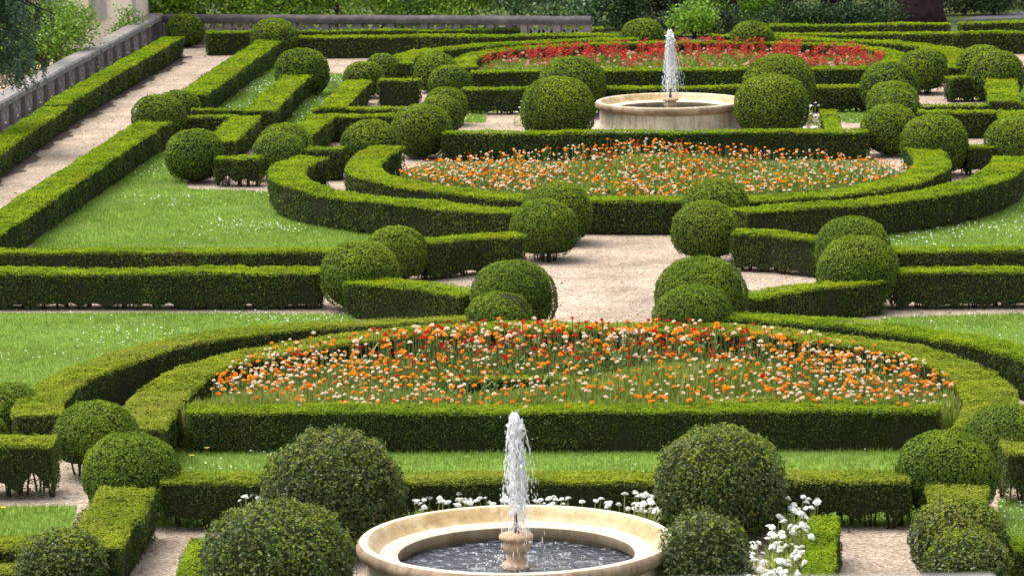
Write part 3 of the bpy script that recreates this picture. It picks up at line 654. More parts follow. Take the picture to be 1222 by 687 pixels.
for poly, dn, hm in zip((beds[0], fol2, beds[2]), (2400, 1500, 600), (.46, .38, .36)):
    q = rand_in(poly, dn); n = len(q); D = q[:, 1].mean(); wd = max(.009, D*.00025)
    patch = np.clip(.75+.4*nz(np.c_[q, np.zeros(n)], 1.1, 2), .25, 1.2)
    hg = hm*RG.uniform(.3, 1.1, n)*patch; an = RG.uniform(0, 6.28, n); lean = RG.normal(size=(n, 2))*.07
    V = np.empty((n, 4, 3)); cs, sn = np.cos(an)*wd, np.sin(an)*wd
    V[:, 0] = np.c_[q[:, 0]-cs*.5, q[:, 1]-sn*.5, np.full(n, .012)]; V[:, 1] = np.c_[q[:, 0]+cs*.5, q[:, 1]+sn*.5, np.full(n, .012)]
    V[:, 2] = np.c_[q[:, 0]+cs+lean[:, 0], q[:, 1]+sn+lean[:, 1], hg]; V[:, 3] = np.c_[q[:, 0]-cs+lean[:, 0], q[:, 1]-sn+lean[:, 1], hg*.9]
    FV.append(V.reshape(-1, 3))
    q = rand_in(poly, dn*.8); n = len(q); zz = RG.uniform(.03, .19, n)*np.clip(.8+.4*nz(np.c_[q, np.zeros(n)], 1.1, 2), .3, 1.2)
    V, _ = leaf_quads(np.c_[q, zz], np.tile([0, -.2, 1.], (n, 1)), max(.075, D*.0013), 1.0, .30); FV.append(V)
V = np.vstack(FV); o = link('bed_foliage', np_mesh('bed_foliage', V, np.arange(len(V)).reshape(-1, 4), [L_bed])); o['kind'] = 'stuff'; o['label'] = 'fine green leaves and stalks filling the flower beds'; o['category'] = 'foliage'

def flower_mesh(col, R, hgt, kind='cup'):
    """origin at the foot of the stem"""
    mb = MB(); lx, ly = random.uniform(-.03, .03), random.uniform(-.03, .03)
    top = Vector((lx, ly, hgt))
    mb.tube([(0, 0, 0), (lx*.3, ly*.3, hgt*.6), tuple(top)], [.0055, .005, .004], 4, 0)
    for k in range(3):
        a = random.uniform(0, 6.28); z = hgt*random.uniform(.25, .7); l = random.uniform(.05, .1)
        d = Vector((math.cos(a), math.sin(a), .7)); s = Vector((-math.sin(a), math.cos(a), 0))*.012; b = Vector((lx*.4, ly*.4, z))
        mb.add([b, b+d*l*.5+s, b+d*l, b+d*l*.5-s], [(0, 1, 2, 3)], 0)
    if kind == 'spike':
        for k in range(14):
            a = k*2.4; z = hgt-R*2.6*k/14; rr = R*(.35+.65*k/14)
            p = Vector((lx+math.cos(a)*rr*.5, ly+math.sin(a)*rr*.5, z)); d = Vector((math.cos(a), math.sin(a), .5)).normalized(); s = Vector((-math.sin(a), math.cos(a), 0))
            mb.add([p, p+d*R*.5+s*R*.4, p+d*R*1.0, p+d*R*.5-s*R*.4], [(0, 1, 2, 3)], 1)
    else:
        rows = ((9, 1.0, .0, .55), (8, .82, .25, .8), (6, .55, .45, .95), (4, .28, .6, .9)) if kind == 'cup' else ((11, 1.0, .0, .25), (10, .85, .12, .5), (8, .6, .24, .75), (5, .35, .3, .85))
        tl = Vector((random.uniform(-.4, .4), random.uniform(-.7, .1), 1)).normalized()
        rot = Vector((0, 0, 1)).rotation_difference(tl)
        for n, rr, zz, up in rows:
            for k in range(n):
                a = 2*PI*k/n+rr*3+random.uniform(-.12, .12); q = rr*R*random.uniform(.88, 1.1)
                d = Vector((math.cos(a), math.sin(a), 0)); s = Vector((-math.sin(a), math.cos(a), 0)); wd = 2.9*q/n
                pts = [d*q*.15+Vector((0, 0, zz*R*.7)), d*q*.72+s*wd+Vector((0, 0, (zz*.7+up*.35)*R)), d*q+Vector((0, 0, (zz*.7+up*.75)*R)), d*q*.72-s*wd+Vector((0, 0, (zz*.7+up*.35)*R))]
                mb.add([top+rot@p for p in pts], [(0, 1, 2, 3)], 1)
        if kind == 'disc':
            mb.add([top+rot@Vector((math.cos(k*PI/3)*R*.25, math.sin(k*PI/3)*R*.25, R*.55)) for k in range(6)], [tuple(range(6))], 1)
    return mb.mesh('flower', [M_fstem, PET[col]])
FM_ = {c: [flower_mesh(c, random.uniform(.021, .037), random.uniform(.40, .50)) for _ in range(6)] for c in ('orange', 'white', 'red')}
FM_['crimson'] = [flower_mesh('crimson', .066, random.uniform(.46, .58), 'spike') for _ in range(4)]
FM_['pink'] = [flower_mesh('pink', .042, random.uniform(.26, .34)) for _ in range(4)]

def pix_in(poly, n, dens):
    p = np.array(poly, float); lo, hi = p.min(0), p.max(0); out = []
    while len(out) < n:
        q = np.array([random.uniform(lo[0], hi[0]), random.uniform(lo[1], hi[1])])
        if in_poly(q[None], p)[0] and random.random() < dens(q[0], q[1]): out.append(q)
    return out
b1 = [(252, 462), (262, 445), (290, 428), (340, 410), (430, 395), (540, 388), (660, 384), (800, 385), (900, 391), (1000, 405), (1080, 424), (1130, 446), (1143, 468), (1110, 480), (900, 481), (600, 484), (300, 482), (256, 474)]
b2 = [(472, 206), (490, 196), (540, 188), (600, 181), (690, 172), (770, 167), (850, 174), (950, 179), (1040, 188), (1092, 201), (1070, 212), (980, 222), (860, 231), (700, 233), (600, 227), (520, 218)]
b3 = [(566, 74), (590, 61), (680, 51), (760, 48), (850, 46), (930, 46), (1000, 51), (1058, 62), (1056, 73), (960, 76), (800, 76), (700, 74), (640, 73)]
def dens1(x, y):
    d = 1.0 if y < 415 else (.8 if y < 430 else .5)
    if y > 464: d *= .55
    d *= max(.12, min(1, .8+.55*float(nz(np.array([[x*.012, y*.05, 0]]), 1.0)[0])))
    if 585 < x < 800 and 424 < y < 455: d *= .6
    if x < 380 or x > 930: d *= 1.35
    if 540 < x < 700 and y > 440: d *= .7
    return min(1, d)
def col1(x, y):
    r = random.random(); rp = .36 if (y < 432 and 430 < x < 900) else (.12 if 430 < x < 900 else .05)
    if y > 452: rp *= .3
    return 'red' if r < rp else ('orange' if r < rp+(1-rp)*.49 else 'white')
def dens2(x, y):
    d = 1.0 if (x < 570 or x > 960) else .72
    if 680 < x < 745 and y > 192: d = .25
    if 740 < x < 900 and y > 205: d = .55
    return d*max(.2, min(1, .85+.5*float(nz(np.array([[x*.016, y*.07, 5]]), 1.0)[0])))
def col2(x, y):
    r = random.random(); rp = .28 if 690 < x < 900 and y < 205 else .07
    return 'red' if r < rp else ('orange' if r < rp+(1-rp)*.48 else 'white')
rest = []; cnt = {}
spots = []
for x, y in pix_in(b1, 2700, dens1): spots.append((y, x, col1(x, y), 'nearest'))
for x, y in pix_in(b2, 2100, dens2): spots.append((y, x, col2(x, y), 'middle'))
spots.sort(key=lambda t: -t[0])
kinds = {'orange': 'orange flower', 'white': 'cream flower', 'red': 'red flower'}
words = {'orange': 'orange', 'white': 'creamy white', 'red': 'deep red'}
for y, x, c, bed in spots:
    me = random.choice(FM_[c]); s = random.uniform(.8, 1.12)
    if bed == 'nearest' and y < 404: s += random.uniform(.1, .42)
    hgt = .46*s
    p = P(x, y, hgt); rz = random.uniform(0, 6.28)
    cnt[c] = cnt.get(c, 0)+1
    if cnt[c] <= 300:
        o = link(kinds[c].replace(' ', '_'), me, None, (p[0], p[1], .01)); o.rotation_euler.z = rz; k = min(s, 1.05)*random.uniform(.9, 1.12); o.scale = (k, k, s)
        tag(o, f'{words[c]} double flower on a thin green stem in the {bed} flower bed', kinds[c], f'{words[c]} flowers of the {bed} bed')
    else: rest.append((me, p, rz, s))
def merge(items, name, mats_of):
    """many small flowers too far off to tell apart, as one object"""
    mats, idx = [], {}
    Vs, Fs, Ms = [], [], []; base = 0
    for me, p, rz, s in items:
        n = len(me.vertices); a = np.empty(n*3, np.float32); me.vertices.foreach_get('co', a); a = a.reshape(-1, 3)*s
        c_, s_ = math.cos(rz), math.sin(rz)
        a = np.c_[a[:, 0]*c_-a[:, 1]*s_+p[0], a[:, 0]*s_+a[:, 1]*c_+p[1], a[:, 2]+.01]
        Vs.append(a)
        for f in me.polygons:
            if len(f.vertices) != 4: continue
            m = me.materials[f.material_index]
            if m.name not in idx: idx[m.name] = len(mats); mats.append(m)
            Fs.append([v+base for v in f.vertices]); Ms.append(idx[m.name])
        base += n
    return link(name, np_mesh(name, np.vstack(Vs), np.array(Fs), mats, Ms))
if rest:
    o = merge(rest, 'far_bed_flowers', None); tag(o, 'remaining orange, cream and red flowers at the back of the beds', 'flowers', None, 'stuff')
for i3, (x, y) in enumerate(pix_in(b3, 290, lambda x, y: 1.0 if (y < 63 or x > 930) else .35)):
    p = P(x, y, .5); o = link('crimson_flower', random.choice(FM_['crimson']), None, (p[0], p[1], .01)); s = random.uniform(.8, 1.1)
    o.scale = (s, s, s); o.rotation_euler.z = random.uniform(0, 6.28)
    tag(o, 'crimson flower spike in the far red flower bed', 'crimson flower', 'crimson flowers of the far red bed')
pk = [(random.choice(FM_['crimson']), P(x, y, .5), random.uniform(0, 6.28), random.uniform(.8, 1.1)) for x, y in pix_in(b3, 110, lambda x, y: 1.0 if (y < 63 or x > 930) else .3)]
for x, y in pix_in([(575, 76), (620, 66), (760, 60), (900, 58), (1050, 66), (1056, 80), (800, 82), (640, 80)], 300, lambda x, y: 1.0):
    pk.append((random.choice(FM_['pink']), P(x, y, .3), random.uniform(0, 6.28), 1))
o = merge(pk, 'pale_bed_flowers', None); tag(o, 'further crimson spikes and pale pink flowers filling the far bed', 'flowers', None, 'stuff')

# white flowers round the fountains: each flower > stalk, bloom
def split_flower(R, hgt):
    mb = MB(); lx, ly = random.uniform(-.05, .05), random.uniform(-.05, .03)
    mb.tube([(0, 0, 0), (lx*.3, ly*.3, hgt*.6), (lx, ly, hgt)], [.005, .0045, .004], 4, 0)
    for k in range(12):
        a = random.uniform(0, 6.28); z = hgt*random.uniform(.05, .55); l = random.uniform(.05, .11)
        d = Vector((math.cos(a), math.sin(a), .8)); s = Vector((-math.sin(a), math.cos(a), 0))*.014; b = Vector((lx*.2, ly*.2, z))
        mb.add([b, b+d*l*.5+s, b+d*l, b+d*l*.5-s], [(0, 1, 2, 3)], 0)
    bm_ = MB(); rot = Vector((0, 0, 1)).rotation_difference(Vector((random.uniform(-.4, .4), random.uniform(-.8, .0), 1)).normalized()); top = Vector((lx, ly, hgt))
    for n, rr, zz, up in ((12, 1.0, .0, .05), (11, .85, .12, .3), (8, .6, .25, .5), (5, .34, .35, .6)):
        for k in range(n):
            a = 2*PI*k/n+rr*3+random.uniform(-.12, .12); q = rr*R*random.uniform(.85, 1.12)
            d = Vector((math.cos(a), math.sin(a), 0)); s = Vector((-math.sin(a), math.cos(a), 0)); wd = 2.9*q/n
            pts = [d*q*.15+Vector((0, 0, zz*R)), d*q*.72+s*wd+Vector((0, 0, (zz+up*.3)*R)), d*q+Vector((0, 0, (zz+up*.4)*R)), d*q*.72-s*wd+Vector((0, 0, (zz+up*.3)*R))]
            bm_.add([top+rot@p for p in pts], [(0, 1, 2, 3)], 0)
    bm_.add([top+rot@Vector((math.cos(k*PI/3)*R*.22, math.sin(k*PI/3)*R*.22, R*.5)) for k in range(6)], [tuple(range(6))], 0)
    return mb.mesh('stalk', [L_bed]), bm_.mesh('bloom', [PET['daisy']])
WF = [split_flower(random.uniform(.029, .038), h) for h in (.26, .3, .34, .4, .45, .5)]
def white_patch(poly, n, zr, label, group, dens=lambda x, y: 1.0):
    for x, y in pix_in(poly, n, dens):
        st, bl = random.choice(WF); hz = random.uniform(*zr); hm = max(v.co.z for v in bl.vertices)
        p = P(x, y, hz); s = hz/hm; sxy = random.uniform(.85, 1.15)
        e = empty('white_daisy', (p[0], p[1], .01), label, 'daisy', group); e.rotation_euler.z = random.uniform(0, 6.28); e.scale = (sxy, sxy, s)
        link('stalk', st, e); b = link('bloom', bl, e)
white_patch([(488, 592), (520, 590), (602, 583), (600, 600), (560, 602), (500, 608)], 40, (.33, .42), 'white flower behind the left back rim of the large fountain', 'white flowers behind the large fountain, left')
white_patch([(622, 590), (720, 592), (745, 597), (792, 612), (740, 604), (640, 600)], 30, (.33, .40), 'white flower behind the right back rim of the large fountain', 'white flowers behind the large fountain, right')
white_patch([(742, 590), (758, 576), (782, 584), (784, 606), (768, 614), (748, 604)], 24, (.40, .5), 'white flower in the tuft between the fountain rim and the large olive ball', 'white flowers of the tuft by the olive ball')
white_patch([(933, 600), (945, 588), (978, 590), (968, 615), (970, 655), (960, 690), (905, 692), (886, 684), (892, 650), (915, 630)], 128, (.3, .5), 'white flower in the big clump right of the large fountain', 'white flowers of the big clump')
white_patch([(278, 602), (300, 588), (318, 590), (312, 604), (290, 608)], 10, (.36, .46), 'white flower between the two large balls left of the fountain', 'white flowers between the left balls')
white_patch([(612, 118), (624, 112), (632, 130), (640, 148), (612, 150)], 14, (.2, .4), 'white flower left of the far fountain balls', 'white flowers left of the far fountain')
white_patch([(655, 147), (770, 145), (845, 146), (845, 151), (655, 152)], 20, (.2, .3), 'white flower at the foot of the far fountain basin', 'white flowers at the foot of the far fountain')
white_patch([(946, 140), (966, 112), (982, 110), (986, 140), (978, 152), (940, 152)], 28, (.2, .45), 'white flower right of the far fountain balls', 'white flowers right of the far fountain')
mb = MB(); mb.tube([(0, 0, 0), (0, 0, .09)], .005, 4, 0)
for k in range(9):
    a = 2*PI*k/9; d = Vector((math.cos(a), math.sin(a), .15)); s = Vector((-math.sin(a), math.cos(a), 0))*.011
    mb.add([Vector((0, 0, .09)), Vector((0, 0, .09))+d*.02+s, Vector((0, 0, .09))+d*.033, Vector((0, 0, .09))+d*.02-s], [(0, 1, 2, 3)], 1)
dm = mb.mesh('dandelion', [M_fstem, PET['yellow']])
for x, y, lb in ((4, 606, 'yellow dandelion in the grass at the lower left edge'), (229, 544, 'yellow dandelion in the front lawn, lowest and leftmost of three'), (247, 535, 'yellow dandelion in the front lawn, middle of three'), (264, 531, 'yellow dandelion in the front lawn, rightmost of three near the ring hedge')):
    p = P(x, y, .09); o = link('dandelion', dm, None, (p[0], p[1], .008)); tag(o, lb, 'dandelion', 'yellow dandelions in the grass')

# ------------------------------------------------------------------ fountains
def arc(cx, cz, r, a0, a1, n): return [(cx+r*math.cos(math.radians(a0+(a1-a0)*i/n)), cz+r*math.sin(math.radians(a0+(a1-a0)*i/n))) for i in range(n+1)]
mb = MB()
mb.lathe([(1.50, -.02), (1.50, .10), (1.475, .13), (1.43, .14), (1.40, .17), (1.345, .20), (1.325, .24), (1.32, .47)], 128)
ME_basin = mb.mesh('basin', [M_basin])
mb = MB(); mb.lathe([(1.32, .468), (1.345, .49)]+arc(1.345, .565, .068, -70, 60, 8), 128); ME_lip = mb.mesh('lip', [M_lip])
mb = MB(); mb.lathe(arc(1.345, .565, .068, 60, 100, 4)+[(1.318, .630), (1.312, .626)], 128); ME_rim = mb.mesh('rim', [M_rim])
mb = MB(); mb.lathe([(1.312, .626), (1.29, .610), (1.262, .575), (1.235, .535), (1.20, .510)], 128); ME_bowl = mb.mesh('bowl', [M_bowl])
mb = MB(); mb.lathe([(1.20, .510), (1.15, .500), (1.055, .497), (1.045, .485)], 128); ME_ledge = mb.mesh('ledge', [M_rim])
mb = MB(); mb.lathe([(1.045, .486), (1.045, .40), (1.075, .39), (1.075, .25), (0.01, .25)], 128); ME_in = mb.mesh('inner_wall', [M_inner])
# rippled water
Vw, Fw = [], []
rr_ = np.linspace(.002, 1.074, 46); nn = 128
for r in rr_:
    for k in range(nn): Vw.append((r*math.cos(2*PI*k/nn), r*math.sin(2*PI*k/nn), 0))
Vw = np.array(Vw); Vw[:, 2] = .37+.006*nz(Vw, 14)+.004*nz(Vw, 26, 1)+.006*np.sin(np.hypot(Vw[:, 0], Vw[:, 1])*55)*np.exp(-np.hypot(Vw[:, 0], Vw[:, 1])*3)
for i in range(len(rr_)-1):
    for k in range(nn): Fw.append((i*nn+k, (i+1)*nn+k, (i+1)*nn+(k+1) % nn, i*nn+(k+1) % nn))
ME_water = np_mesh('water', Vw, Fw, [M_water], None, True)
mb = MB(); mb.lathe([(.01, .26), (.135, .26), (.135, .392), (.125, .405), (.095, .42), (.075, .45), (.073, .475), (.092, .505), (.118, .535), (.124, .565), (.114, .592), (.098, .608), (.10, .616), (.146, .622), (.154, .636), (.152, .655), (.138, .668), (.07, .678), (.01, .68)], 40); ME_ped = mb.mesh('pedestal', [M_ped])
mb = MB(); mb.lathe([(.026, .68), (.026, .74), (.016, .76), (.013, .85), (.009, .852)], 16); ME_noz = mb.mesh('nozzle', [M_nozzle])

def octs(c, ax, l, r):
    """elongated drops: c (n,3), ax (n,3)"""
    n = len(c); a = unit(np.cross(ax, RG.normal(size=(n, 3)))); b = np.cross(ax, a); l = l[:, None]; r = r[:, None]
    V = np.stack([c+ax*l, c+a*r, c+b*r, c-a*r, c-b*r, c-ax*l], 1).reshape(-1, 3)
    f = np.array([(0, 1, 2), (0, 2, 3), (0, 3, 4), (0, 4, 1), (5, 2, 1), (5, 3, 2), (5, 4, 3), (5, 1, 4)])
    return V, (np.arange(n)[:, None, None]*6+f[None]).reshape(-1, 3)
def make_jet(height, seed, drift, wide=1.0):
    g = np.random.default_rng(seed); z0 = .85
    V, F = [], []; base = 0
    # rising column, lumpy, broken near the top
    n = 90; k = 14; vv = []
    for i in range(n+1):
        t = i/n; z = z0+height*.97*t; e_ = min(1, max(0, (t-.38)/.42)); e_ = e_*e_*(3-2*e_); r = (.010+.042*e_)*wide
        if t > .93: r *= max(.15, 1-((t-.93)/.07)**2)
        for j in range(k):
            a = 2*PI*j/k; q = r*(1+.38*math.sin(a*3+z*37)+.30*math.sin(a*2-z*61+1)+.2*math.sin(a*4+z*97))
            vv.append((q*math.cos(a)+.006*math.sin(z*19)+drift*t*t*.03, q*math.sin(a), z))
    V.append(np.array(vv)); ff = []
    for i in range(n):
        for j in range(k):
            a, b_, c_, d_ = i*k+j, i*k+(j+1) % k, (i+1)*k+(j+1) % k, (i+1)*k+j; ff += [(a, b_, c_), (a, c_, d_)]
    F.append(np.array(ff)); base = len(vv)
    cs, ax, ls, rs = [], [], [], []
    for s in range(130):                                              # falling strands
        zt = z0+height*(1-.42*g.random()**1.4); a = g.uniform(0, 6.28); sp = (abs(g.normal())*.10+.02)*wide; vx, vy = math.cos(a)*sp+drift*.05, math.sin(a)*sp
        tmax = math.sqrt(2*max(.05, (zt-.42))/9.8)*g.uniform(.7, 1); m = int(g.integers(14, 30)); o = np.array([math.cos(a), math.sin(a), 0])*.022*wide+g.normal(size=3)*[.010, .010, .01]
        for t in np.linspace(.0, tmax, m)*g.uniform(.9, 1.1):
            t = t+g.uniform(-.01, .01); t = max(t, 0)
            z = zt-4.9*t*t
            if z < .42: continue
            cs.append((vx*t*1.7+o[0]+g.normal()*.006, vy*t*1.7+o[1]+g.normal()*.006, z)); d = np.array([vx, vy, -9.8*t-.5]); ax.append(d/np.linalg.norm(d)); ls.append(g.uniform(.012, .05)); rs.append(g.uniform(.002, .0065))
    for s in range(220):                                             # loose spray
        t = g.random(); a = g.uniform(0, 6.28); q = abs(g.normal())*.075*(1.2-.4*t)
        cs.append((q*math.cos(a)+drift*.03, q*math.sin(a), .45+(height+.42)*t)); ax.append((0, 0, 1)); ls.append(g.uniform(.005, .011)); rs.append(g.uniform(.003, .007))
    for s in range(150):                                             # splash on the pool
        a = g.uniform(0, 6.28); q = abs(g.normal())*.2+.16
        cs.append((q*math.cos(a)+drift*.1, q*math.sin(a), .415+g.exponential(.02))); ax.append((0, 0, 1)); ls.append(g.uniform(.004, .014)); rs.append(g.uniform(.004, .01))
    v, f = octs(np.array(cs), np.array(ax), np.array(ls), np.array(rs)); V.append(v); F.append(f+base)
    return np_mesh('water_jet', np.vstack(V), np.vstack(F), [M_jet], None, True)
def fountain(c, label, jh, seed, drift, wide=1.0):
    e = empty('fountain', (c[0], c[1], 0), label, 'fountain', 'round stone fountains')
    bs = link('basin', ME_basin, e); link('rim', ME_rim, bs); link('lip', ME_lip, bs); link('bowl', ME_bowl, bs); link('ledge', ME_ledge, bs); link('inner_wall', ME_in, bs)
    link('water', ME_water, e); p = link('pedestal', ME_ped, e); link('nozzle', ME_noz, p); link('water_jet', make_jet(jh, seed, drift, wide), e)
fountain(P(616, 641, .633), 'large round stone fountain at the front with a white water jet', .88, 5, .5)
fountain(P(800, 119.5, .633), 'smaller looking round stone fountain in the distance with a tall jet', 1.08, 9, .35, 1.2)

# ------------------------------------------------------------------ balustrades
def panel(w_, h_, f=.055):
    mb = MB(); t = .06
    for z in (f/2, h_-f/2): mb.box((0, 0, z), (w_, t, f))
    for x in (-w_/2+f/2, w_/2-f/2, 0): mb.box((x, 0, h_/2), (f, t*.9, h_-2*f))
    for sx in (-1, 1):
        a = (sx*f/2, f); b = (sx*(w_/2-f), h_-f)
        for (p, q) in (((sx*.02, f), (sx*(w_/2-f), h_-f)), ((sx*.02, h_-f), (sx*(w_/2-f), f))):
            d = Vector((q[0]-p[0], 0, q[1]-p[1])); nrm = Vector((-d.z, 0, d.x)).normalized()*.03; A = Vector((p[0], 0, p[1])); Bq = Vector((q[0], 0, q[1])); yy = Vector((0, t*.38, 0))
            V = [A-nrm-yy, A+nrm-yy, Bq+nrm-yy, Bq-nrm-yy, A-nrm+yy, A+nrm+yy, Bq+nrm+yy, Bq-nrm+yy]
            mb.add(V, [(0, 1, 2, 3), (7, 6, 5, 4), (0, 4, 5, 1), (1, 5, 6, 2), (2, 6, 7, 3), (3, 7, 4, 0)])
        mb.add([(sx*w_/4+.06*math.cos(k*PI/4), -t*.46, h_/2+.06*math.sin(k*PI/4)) for k in range(8)]+[(sx*w_/4+.06*math.cos(k*PI/4), t*.46, h_/2+.06*math.sin(k*PI/4)) for k in range(8)],
               [tuple(range(7, -1, -1)), tuple(range(8, 16))]+[(k, (k+1) % 8, 8+(k+1) % 8, 8+k) for k in range(8)])
    return mb
def balustrade(a, b, H, label, n, mat, round_top):
    a = Vector((a[0], a[1], 0)); b = Vector((b[0], b[1], 0)); d = b-a; Lh = d.length; u = d.normalized(); ang = math.atan2(u.y, u.x)
    e = empty('balustrade', tuple(a), label, 'balustrade', 'stone balustrades of the terrace'); e.rotation_euler.z = ang
    mb = MB()
    if round_top:
        prof = [(.17*math.cos(math.radians(t)), H-.1+.11*math.sin(math.radians(t))) for t in range(0, 181, 20)]+[(-.17, H-.17), (.17, H-.17)]
    else: prof = [(.20, H-.13), (.20, H-.04), (.17, H), (-.17, H), (-.20, H-.04), (-.20, H-.13)]
    k = len(prof); seg = 14; V = []
    for i in range(seg+1):
        for y, z in prof: V.append((Lh*i/seg, y+.006*math.sin(i*2.1), z+.005*math.sin(i*3.7)))
    F = [(i*k+j, (i+1)*k+j, (i+1)*k+(j+1) % k, i*k+(j+1) % k) for i in range(seg) for j in range(k)]+[tuple(range(k-1, -1, -1)), tuple(seg*k+j for j in range(k))]
    mb.add(V, F); mb.build('coping', [mat], e)
    hb = H-.135 if not round_top else H-.175
    pb = MB(); pb.box((0, 0, (hb-.002)/2), (.16, .22, hb-.002)); pm = pb.mesh('post', [M_bal])
    bb = MB(); bb.box((Lh/2, 0, .06), (Lh, .26, .12)); bb.build('plinth', [M_bal], e)
    sp = Lh/n; pn = panel(sp-.17, hb-.125, .04 if round_top else .055).mesh('panel', [M_balp])
    for i in range(n+1): link('post', pm, e, (min(max(i*sp, .09), Lh-.09), 0, 0))
    for i in range(n): link('panel', pn, e, ((i+.5)*sp, 0, .122))
    return e
HB = .72
cn = AT(186, 20, 87.5)
bl0 = P(-70, 153, HB); bl1 = P(183, 18, HB)
balustrade(bl0, bl1, HB, 'grey stone balustrade with pierced panels rising along the left side path', 20, M_bal, False)
bl2 = P(706, 20, HB)
balustrade(bl1+np.array([.28, .05, 0]), bl2, HB, 'dark weathered stone balustrade across the far end of the garden', 13, M_bald, True)
mb = MB(); mb.box((0, 0, HB/2+.01), (.34, .34, HB+.02), 0, 0, .03)
o = mb.build('corner_pier', [M_bal], None, (bl1[0]+.05, bl1[1]+.1, 0)); tag(o, 'square stone pier where the two balustrades meet behind the corner ball', 'pier')

# near parapet, out of focus along the bottom edge
pa, pb_ = AT(1196, 680.5, 9.0), AT(700, 680.5, 9.0)
mb = MB(); z1 = pa[2]; cx = (pa[0]+pb_[0])/2
mb.box((cx, 9.0-.16, z1-.12), (pa[0]-pb_[0], .32, .24), 0, 0, .03); 
par = empty('parapet', (0, 0, 0), 'blurred grey stone parapet along the bottom right edge', 'parapet')
mb.build('coping', [M_bal], par); mb = MB(); mb.box((cx, 9.0-.16, (z1-.242)/2), (pa[0]-pb_[0]-.04, .26, z1-.242)); mb.build('wall', [M_bal], par)

# ------------------------------------------------------------------ trees and background
def crown_leaves(ells, nclump, per, L, spread=.35, hollow=.5):
    Cs, Ns = [], []
    vol = np.array([e[3]*e[4]*e[5] for e in ells]); vol = vol/vol.sum()
    for (cx, cy, cz, rx, ry, rz), v in zip(ells, vol):
        n = max(4, int(nclump*v)); d = unit(RG.normal(size=(n, 3))); r = (hollow+(1-hollow)*RG.random(n)**.6)*(1+.18*RG.normal(size=n))
        cl = d*r[:, None]*[rx, ry, rz]+[cx, cy, cz]
        c = np.repeat(cl, per, 0)+RG.normal(size=(n*per, 3))*spread*[1, 1, .75]
        Cs.append(c); Ns.append(np.repeat(d, per, 0)+np.array([0, 0, .5]))
    C = np.vstack(Cs); N = unit(np.vstack(Ns)); k = C[:, 2] > .05
    return leaf_quads(C[k], N[k], L, 1.3, .26)
def tree(name, label, cat, base, ells, nclump, per, L, mat, trunk_h, trunk_r, bark=None, spread=.3, group=None, hollow=.5, core=None):
    e = empty(name, (base[0], base[1], 0), label, cat, group)
    V, F = crown_leaves(ells, nclump, per, L, spread, hollow)
    link('crown', np_mesh('crown', V, F, [mat]), e)
    mb = MB(); mb.tube([(0, 0, -.05), (.03, 0, trunk_h*.15), (.06, .03, trunk_h*.5), (-.05, .05, trunk_h)], [trunk_r*1.35, trunk_r, trunk_r*.8, trunk_r*.45], 10)
    for i, (cx, cy, cz, rx, ry, rz) in enumerate(ells[:6]):
        st = min(trunk_h*.9, max(.25, cz*.5)); mb.tube([(.04, .03, st), (cx*.5, cy*.5, (st+cz)/2+.1), (cx, cy, cz+rz*.3)], [trunk_r*.5, trunk_r*.35, trunk_r*.12], 6)
    mb.build('trunk', [bark or M_bark], e)
    return e
def rnd_ells(n, R, H, zlo=.5, k=.45):
    return [(random.uniform(-R, R), random.uniform(-R, R)*.7, random.uniform(zlo, H), R*random.uniform(k*.8, k*1.3), R*random.uniform(k*.8, k*1.3), R*random.uniform(k*.7, k)) for _ in range(n)]
BT = 'trees and shrubs beyond the balustrades'
# bright broadleaf trees left, beyond the side balustrade
for i, (x, D, R, H, lb) in enumerate(((-40, 76, 1.7, 4.5, 'bright green broadleaf tree cut by the left edge behind the cedar'),
                                      (25, 81, 1.1, 4.0, 'bright green broadleaf tree behind the dark cedar boughs'),
                                      (66, 82, .5, 1.3, 'leafy sapling in front of the cream building, beside the balustrade'),
                                      (50, 79, .8, 1.5, 'low leafy shrub pressed against the left balustrade'))):
    p = AT(x, 40, D); tree('broadleaf_tree', lb, 'tree', p, rnd_ells(9, R, H, .4), int(260*R), 26, .085, L_broad, H*.75, .11, group=BT, spread=.2)
p = AT(153, 20, 85.4); tree('young_shrub', 'thin light green shrub against the cream wall above the balustrade', 'shrub', p, [(0, 0, .85, .26, .2, .4), (-.25, 0, .6, .22, .2, .25)], 40, 16, .07, L_light, 1.1, .03, spread=.1, group=BT)
# cedar boughs
cb = AT(-95, 20, 66)
e = empty('cedar_tree', (cb[0], cb[1], 0), 'dark blue green cedar with drooping boughs over the balustrade at top left', 'tree', BT)
mb = MB(); mb.tube([(0, 0, -.05), (.02, 0, 1.5), (.05, 0, 4), (0, 0, 7.5)], [.32, .27, .2, .06], 12); mb.build('trunk', [M_bark], e)
NC = []
mb = MB()
for i in range(56):
    z = random.uniform(2.0, 4.4); a = random.uniform(-.6, .45); Lb = random.uniform(1.3, 2.5); zz = z
    pts = []
    for k in range(8):
        t = k/7; pts.append((math.cos(a)*Lb*t, math.sin(a)*Lb*t, z+.35*t-1.15*t*t*random.uniform(.85, 1.15)))
    mb.tube(pts, [.035*(1-t/8)+.004 for t in range(8)], 5)
    pts = np.array(pts)
    for k in range(26):
        t = random.uniform(.2, 1)*7; j = min(6, int(t)); b0 = pts[j]+(pts[j+1]-pts[j])*(t-j); ln = random.uniform(.15, .6)
        sx, sy = random.gauss(0, .12), random.gauss(0, .12)
        for q in range(44):
            f = random.random(); NC.append((b0[0]+sx*f+random.gauss(0, .022), b0[1]+sy*f+random.gauss(0, .022), b0[2]-ln*f+random.gauss(0, .02)))
mb.build('limbs', [M_core], e)
NC = np.array(NC); V, F = leaf_quads(NC, unit(RG.normal(size=(len(NC), 3))), .085, 1.0, .10); link('needles', np_mesh('needles', V, F, [L_cedar]), e)
